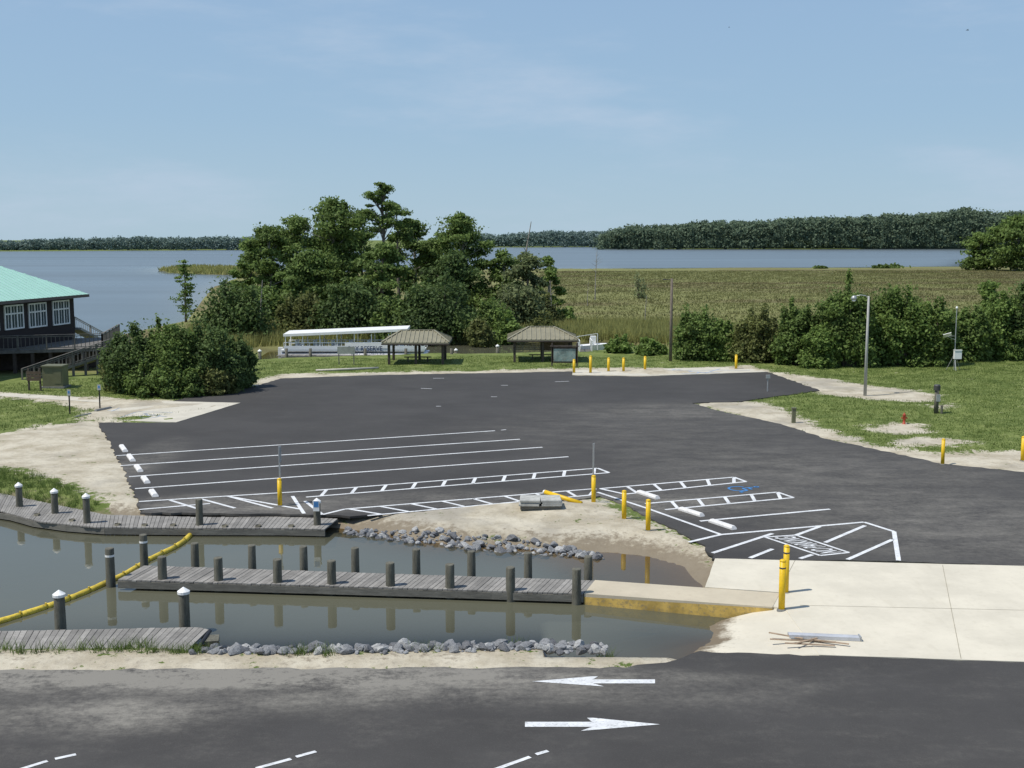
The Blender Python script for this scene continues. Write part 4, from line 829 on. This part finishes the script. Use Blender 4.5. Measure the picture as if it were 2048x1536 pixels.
for px,yt,wd,yb,m,l in ((275,650,150,792,F_dark,'dark green wide shrub at the left of the big hedge mass'),(345,642,150,792,F_mid,'tallest mid green shrub in the big hedge mass'),(420,655,150,790,F_dark,'dark shrub right of the tallest one in the hedge mass'),(475,680,90,778,F_dark,'rounded dark shrub at the right end of the hedge mass'),(245,700,80,785,F_olive,'small olive shrub touching the timber ramp'),(330,720,170,798,F_mid,'low bright shrub at the front of the hedge mass'),(420,735,110,792,F_olive,'low olive shrub at the front right of the hedge mass')):
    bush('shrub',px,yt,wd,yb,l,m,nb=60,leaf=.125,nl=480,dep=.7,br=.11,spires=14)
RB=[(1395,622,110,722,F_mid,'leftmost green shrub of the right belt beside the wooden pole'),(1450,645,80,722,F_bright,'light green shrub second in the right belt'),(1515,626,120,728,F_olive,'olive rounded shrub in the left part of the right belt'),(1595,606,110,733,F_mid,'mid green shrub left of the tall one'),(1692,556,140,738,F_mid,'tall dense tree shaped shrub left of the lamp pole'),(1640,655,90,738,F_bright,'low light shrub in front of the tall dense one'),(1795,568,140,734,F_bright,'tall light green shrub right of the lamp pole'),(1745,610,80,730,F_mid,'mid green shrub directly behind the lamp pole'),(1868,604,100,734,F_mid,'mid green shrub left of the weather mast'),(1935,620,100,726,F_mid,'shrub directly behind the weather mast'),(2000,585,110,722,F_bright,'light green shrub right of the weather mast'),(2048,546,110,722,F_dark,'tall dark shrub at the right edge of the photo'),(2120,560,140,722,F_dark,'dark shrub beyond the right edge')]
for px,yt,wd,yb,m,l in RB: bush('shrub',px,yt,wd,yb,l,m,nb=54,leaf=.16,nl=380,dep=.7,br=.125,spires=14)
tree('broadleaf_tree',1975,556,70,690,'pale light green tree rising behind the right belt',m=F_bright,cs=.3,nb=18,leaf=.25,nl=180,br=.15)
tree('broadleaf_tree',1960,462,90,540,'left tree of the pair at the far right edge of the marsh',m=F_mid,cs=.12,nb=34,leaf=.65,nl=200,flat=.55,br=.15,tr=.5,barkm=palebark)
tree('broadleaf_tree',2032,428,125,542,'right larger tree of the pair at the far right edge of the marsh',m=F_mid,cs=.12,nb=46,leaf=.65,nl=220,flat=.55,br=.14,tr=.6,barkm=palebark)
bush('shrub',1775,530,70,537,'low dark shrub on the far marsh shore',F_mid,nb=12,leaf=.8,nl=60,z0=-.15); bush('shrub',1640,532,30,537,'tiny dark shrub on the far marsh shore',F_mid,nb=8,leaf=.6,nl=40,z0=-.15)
# far forests
def prof(px,pts): return float(np.interp(px,[p[0] for p in pts],[p[1] for p in pts]))
def forest(name,pts,x0,x1,yb,rows,step,leaf,n,m,label,trunks=0,jit=7):
    blobs=[]
    for r in range(rows):
        px=x0
        while px<x1:
            py=yb(px)-r*.55; g=G(px,py,WL); yt=prof(px,pts)+R(-1,jit)+(rows-1-r)*R(0,4)+2.0*math.sin(px*.061)*math.sin(px*.023+1); H=A(px,yt,g.y).z-WL; w=step*g.y/F*R(.7,1.5)
            blobs.append((g.x,g.y,H-w*.4,w*R(.8,1.2),w,w*R(.45,.7),n,R(.3,.8)))
            for k in range(3): blobs.append((g.x+R(-w,w),g.y-R(0,w),H*R(.1,.88),w*R(.8,1.4),w,w*R(.5,.9),n*.9,R(.15,.75)))
            px+=step*R(.4,1.1)
    V,Fq,Sh=leafarr(blobs,leaf,asp=1.2)
    V2=[];px=x0
    while px<x1+step:
        g=G(px,yb(px)-1.2,WL); H=A(px,prof(px,pts)+R(7,13),g.y).z; V2+=[(g.x,g.y,WL-.5),(g.x,g.y,H)]; px+=step*.5
    b=len(V); nn=len(V2)//2; Fm=[(b+2*i,b+2*i+2,b+2*i+3,b+2*i+1) for i in range(nn-1)]; s2=[.3]*len(V2)
    for i in range(trunks):
        px=R(x0,x1); g=G(px,yb(px)+.25,WL); H=(A(px,prof(px,pts),g.y).z)*R(.3,.7); k=b+len(V2); wq=R(.15,.3); z_=H*R(.1,.4); V2+=[(g.x,g.y,z_),(g.x+wq,g.y,z_),(g.x+wq,g.y,H),(g.x,g.y,H)]; Fm.append((k,k+1,k+2,k+3)); s2+=[1.3]*4
    V=np.concatenate([V,np.array(V2)]); Fq=np.concatenate([Fq,np.array(Fm)]); Sh=np.concatenate([Sh,np.array(s2)])
    tag(arr_obj(name,V,Fq,Sh,m),label,'forest',kind='stuff')
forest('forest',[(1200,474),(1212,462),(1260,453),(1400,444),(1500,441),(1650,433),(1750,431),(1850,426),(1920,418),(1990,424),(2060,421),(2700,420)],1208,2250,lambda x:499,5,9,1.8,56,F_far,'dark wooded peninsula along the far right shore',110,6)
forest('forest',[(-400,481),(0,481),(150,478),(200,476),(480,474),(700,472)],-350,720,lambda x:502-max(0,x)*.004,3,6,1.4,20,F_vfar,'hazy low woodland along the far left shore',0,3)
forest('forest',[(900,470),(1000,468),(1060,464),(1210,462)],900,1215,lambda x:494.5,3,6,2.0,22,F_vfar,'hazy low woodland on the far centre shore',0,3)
# ---------- grasses (one uncountable mass each)
def blades(name,label,P,hmin,hmax,w,m,per=5,spread=.15,lean=.35):
    n=len(P)*per; B=np.repeat(P,per,axis=0)+np.concatenate([np.random.uniform(-spread,spread,(n,2)),np.zeros((n,1))],1)
    H=np.random.uniform(hmin,hmax,n); a=np.random.uniform(0,6.28,n); wv=np.stack([np.cos(a),np.sin(a),0*a],1)*(w*np.random.uniform(.6,1.3,n)/2)[:,None]
    L=np.random.normal(size=(n,2))*lean; tip=B+np.stack([L[:,0]*H,L[:,1]*H,H],1); B=B-np.array([0,0,.03])
    V=np.stack([B-wv,B+wv,tip],1).reshape(-1,3); sh=np.repeat(np.clip(np.repeat(np.random.uniform(.2,.9,len(P)),per)+np.random.uniform(-.15,.15,n),0,1),3)
    return tag(arr_obj(name,V,np.arange(len(V)).reshape(-1,3),sh,m),label,'grass',kind='stuff')
def scatter(poly,n,cond=None):
    mn=poly.min(0);mx=poly.max(0); P=np.random.uniform(mn,mx,(n*3,2)); P=P[sd(poly,P[:,0],P[:,1])>0][:n]
    h,b1,b2,ms,pv=height(P[:,0],P[:,1],True); s=np.full(len(P),-9.0)
    for q in sands: s=np.maximum(s,sd(q,P[:,0],P[:,1]))
    ok=(h>WL+.05)&(pv<-.15)&(s<.35*np.random.normal(size=len(P)))
    return np.stack([P[:,0],P[:,1],h],1)[ok]
lw=np.concatenate([scatter(W([(1470,742),(1540,735),(2250,712),(2250,960),(1850,930),(1640,880),(1470,815)]),26000),scatter(W([(500,775),(520,722),(1000,712),(1500,715),(1530,745),(1145,745)]),9000),scatter(W([(-200,780),(520,740),(520,800),(210,850),(-200,880)]),9000)])
blades('lawn_grass','patchy green lawn grass around the parking lot',lw,.04,.13,.04,F_lawn,4,.2,.6)
lt=scatter(W([(-200,930),(0,940),(60,947),(150,978),(215,1015),(205,1035),(100,1012),(0,990),(-200,965)]),1000)
lt2=[]
for x0,x1,ya,yb,n in ((0,420,1296,1310,70),(230,300,1275,1300,16),(360,420,1290,1305,16),(570,680,1300,1314,26),(820,900,1290,1306,8),(1010,1050,1275,1285,8),(1190,1225,1285,1292,8)):
    for _ in range(n): g=G(R(x0,x1),R(ya,yb)); lt2.append((g.x,g.y,max(hz(g.x,g.y),WL)))
blades('bank_grass','tufts of green grass growing on the banks near the docks',np.concatenate([lt,np.array(lt2)]),.08,.34,.018,F_tuft,12,.1,.45)
r1=scatter(W([(390,715),(520,690),(900,682),(1230,680),(1420,690),(1500,716),(1560,690),(1430,650),(1000,650),(560,655),(380,660)]),11000)
blades('reeds','band of yellow green reeds along the far side of the creek',r1,.6,1.5,.1,F_reed,7,.35,.25)
r2=scatter(W([(1080,542),(2048,539),(2500,539),(2500,700),(1500,700),(1000,665),(1060,600)]),36000)
blades('marsh_grass','wide olive brown marsh grass stretching to the bay',r2,.12,.38,.16,F_marsh,5,1.2,.6)
r3=scatter(W(spit_px),900); 
if len(r3): blades('spit_reeds','yellow green reeds on the low spit in the bay',r3,.6,1.4,.5,F_reed,5,1,.3)
# ---------- birds
def bird(px,py,Y,label,s):
    c=A(px,py,Y); o=thing('bird',c,label,'bird'); mb=MB(); mb.tube([c+Vector((-.5*s,0,0)),c+Vector((-.2*s,0,.02)),c+Vector((.2*s,0,.02)),c+Vector((.45*s,0,0))],[.02*s,.09*s,.1*s,.02*s],8); mb.build('body',blackm,o,True)
    for k in (-1,1):
        mb=MB(); mb.add([c+Vector((.15*s,0,.03)),c+Vector((-.15*s,0,.03)),c+Vector((-.1*s,k*.7*s,.35*s)),c+Vector((-.2*s,k*1.1*s,.25*s)),c+Vector((.1*s,k*.6*s,.38*s))],[(0,1,2,4),(4,2,3)]); mb.build('wing',blackm,o)
bird(1935,61,70,'small dark bird flying high at the upper right of the sky',.18); bird(1458,55,90,'tiny dark bird in the sky left of the other bird',.14)
# ---------- light, sky, camera
sv=Vector((-.47,-.17,.866)).normalized(); el=math.asin(sv.z); rot=math.atan2(sv.x,sv.y)
sun=bpy.data.lights.new('sun','SUN'); sun.energy=4.4; sun.angle=math.radians(.5); sun.color=(1,.955,.88); so=bpy.data.objects.new('sun',sun); C.objects.link(so); so.rotation_euler=sv.to_track_quat('Z','Y').to_euler()
wd=bpy.data.worlds.new('World'); bpy.context.scene.world=wd; wd.use_nodes=True; nt=wd.node_tree; nt.nodes.clear()
sk=nt.nodes.new('ShaderNodeTexSky'); sk.sky_type='NISHITA'; sk.sun_disc=False; sk.sun_elevation=el; sk.sun_rotation=rot; sk.air_density=1.0; sk.dust_density=.6; sk.ozone_density=2.0
S_=.085
bg=nt.nodes.new('ShaderNodeBackground'); bg.inputs[1].default_value=S_
L=nt.links.new
tc=nt.nodes.new('ShaderNodeTexCoord'); mp=nt.nodes.new('ShaderNodeMapping'); mp.inputs['Scale'].default_value=(1.2,1.2,5)
spx=nt.nodes.new('ShaderNodeSeparateXYZ'); L(tc.outputs['Generated'],spx.inputs[0])
cr=nt.nodes.new('ShaderNodeValToRGB'); L(spx.outputs[2],cr.inputs[0]); e=cr.color_ramp.elements
e[0].position=0.0; e[0].color=(.43,.59,.71,1); e[1].position=.33; e[1].color=(.28,.435,.69,1)
x=e.new(.1); x.color=(.35,.525,.71,1); x=e.new(1.0); x.color=(.13,.22,.42,1)
sc=nt.nodes.new('ShaderNodeMix'); sc.data_type='RGBA'; sc.blend_type='MULTIPLY'; sc.inputs[0].default_value=1; L(cr.outputs[0],sc.inputs[6]); sc.inputs[7].default_value=(1/S_,1/S_,1/S_,1)
hzm=nt.nodes.new('ShaderNodeMix'); hzm.data_type='RGBA'; hzm.inputs[0].default_value=.88; L(sk.outputs[0],hzm.inputs[6]); L(sc.outputs[2],hzm.inputs[7])
nz=nt.nodes.new('ShaderNodeTexNoise'); nz.inputs['Scale'].default_value=2.6; nz.inputs['Detail'].default_value=8; nz.inputs['Roughness'].default_value=.62
rg=nt.nodes.new('ShaderNodeMapRange'); rg.interpolation_type='SMOOTHSTEP'
for i,v in enumerate((.47,.78,0,.6)): rg.inputs[i+1].default_value=v
mx=nt.nodes.new('ShaderNodeMix'); mx.data_type='RGBA'; mx.inputs[7].default_value=(.52/S_,.62/S_,.76/S_,1)
L(tc.outputs['Generated'],mp.inputs[0]); L(mp.outputs[0],nz.inputs['Vector']); L(nz.outputs['Fac'],rg.inputs[0]); L(rg.outputs[0],mx.inputs[0]); L(hzm.outputs[2],mx.inputs[6]); L(mx.outputs[2],bg.inputs[0])
ow=nt.nodes.new('ShaderNodeOutputWorld'); L(bg.outputs[0],ow.inputs[0])
cam=bpy.data.cameras.new('camera'); cam.sensor_width=36; cam.lens=36*F/2048; cam.clip_end=20000; cam.clip_start=.1
co=bpy.data.objects.new('camera',cam); C.objects.link(co); co.location=(0,0,CH); co.rotation_euler=(math.pi/2-TH,0,0); bpy.context.scene.camera=co
bpy.context.scene.view_settings.view_transform='Standard'; bpy.context.scene.view_settings.look='None'
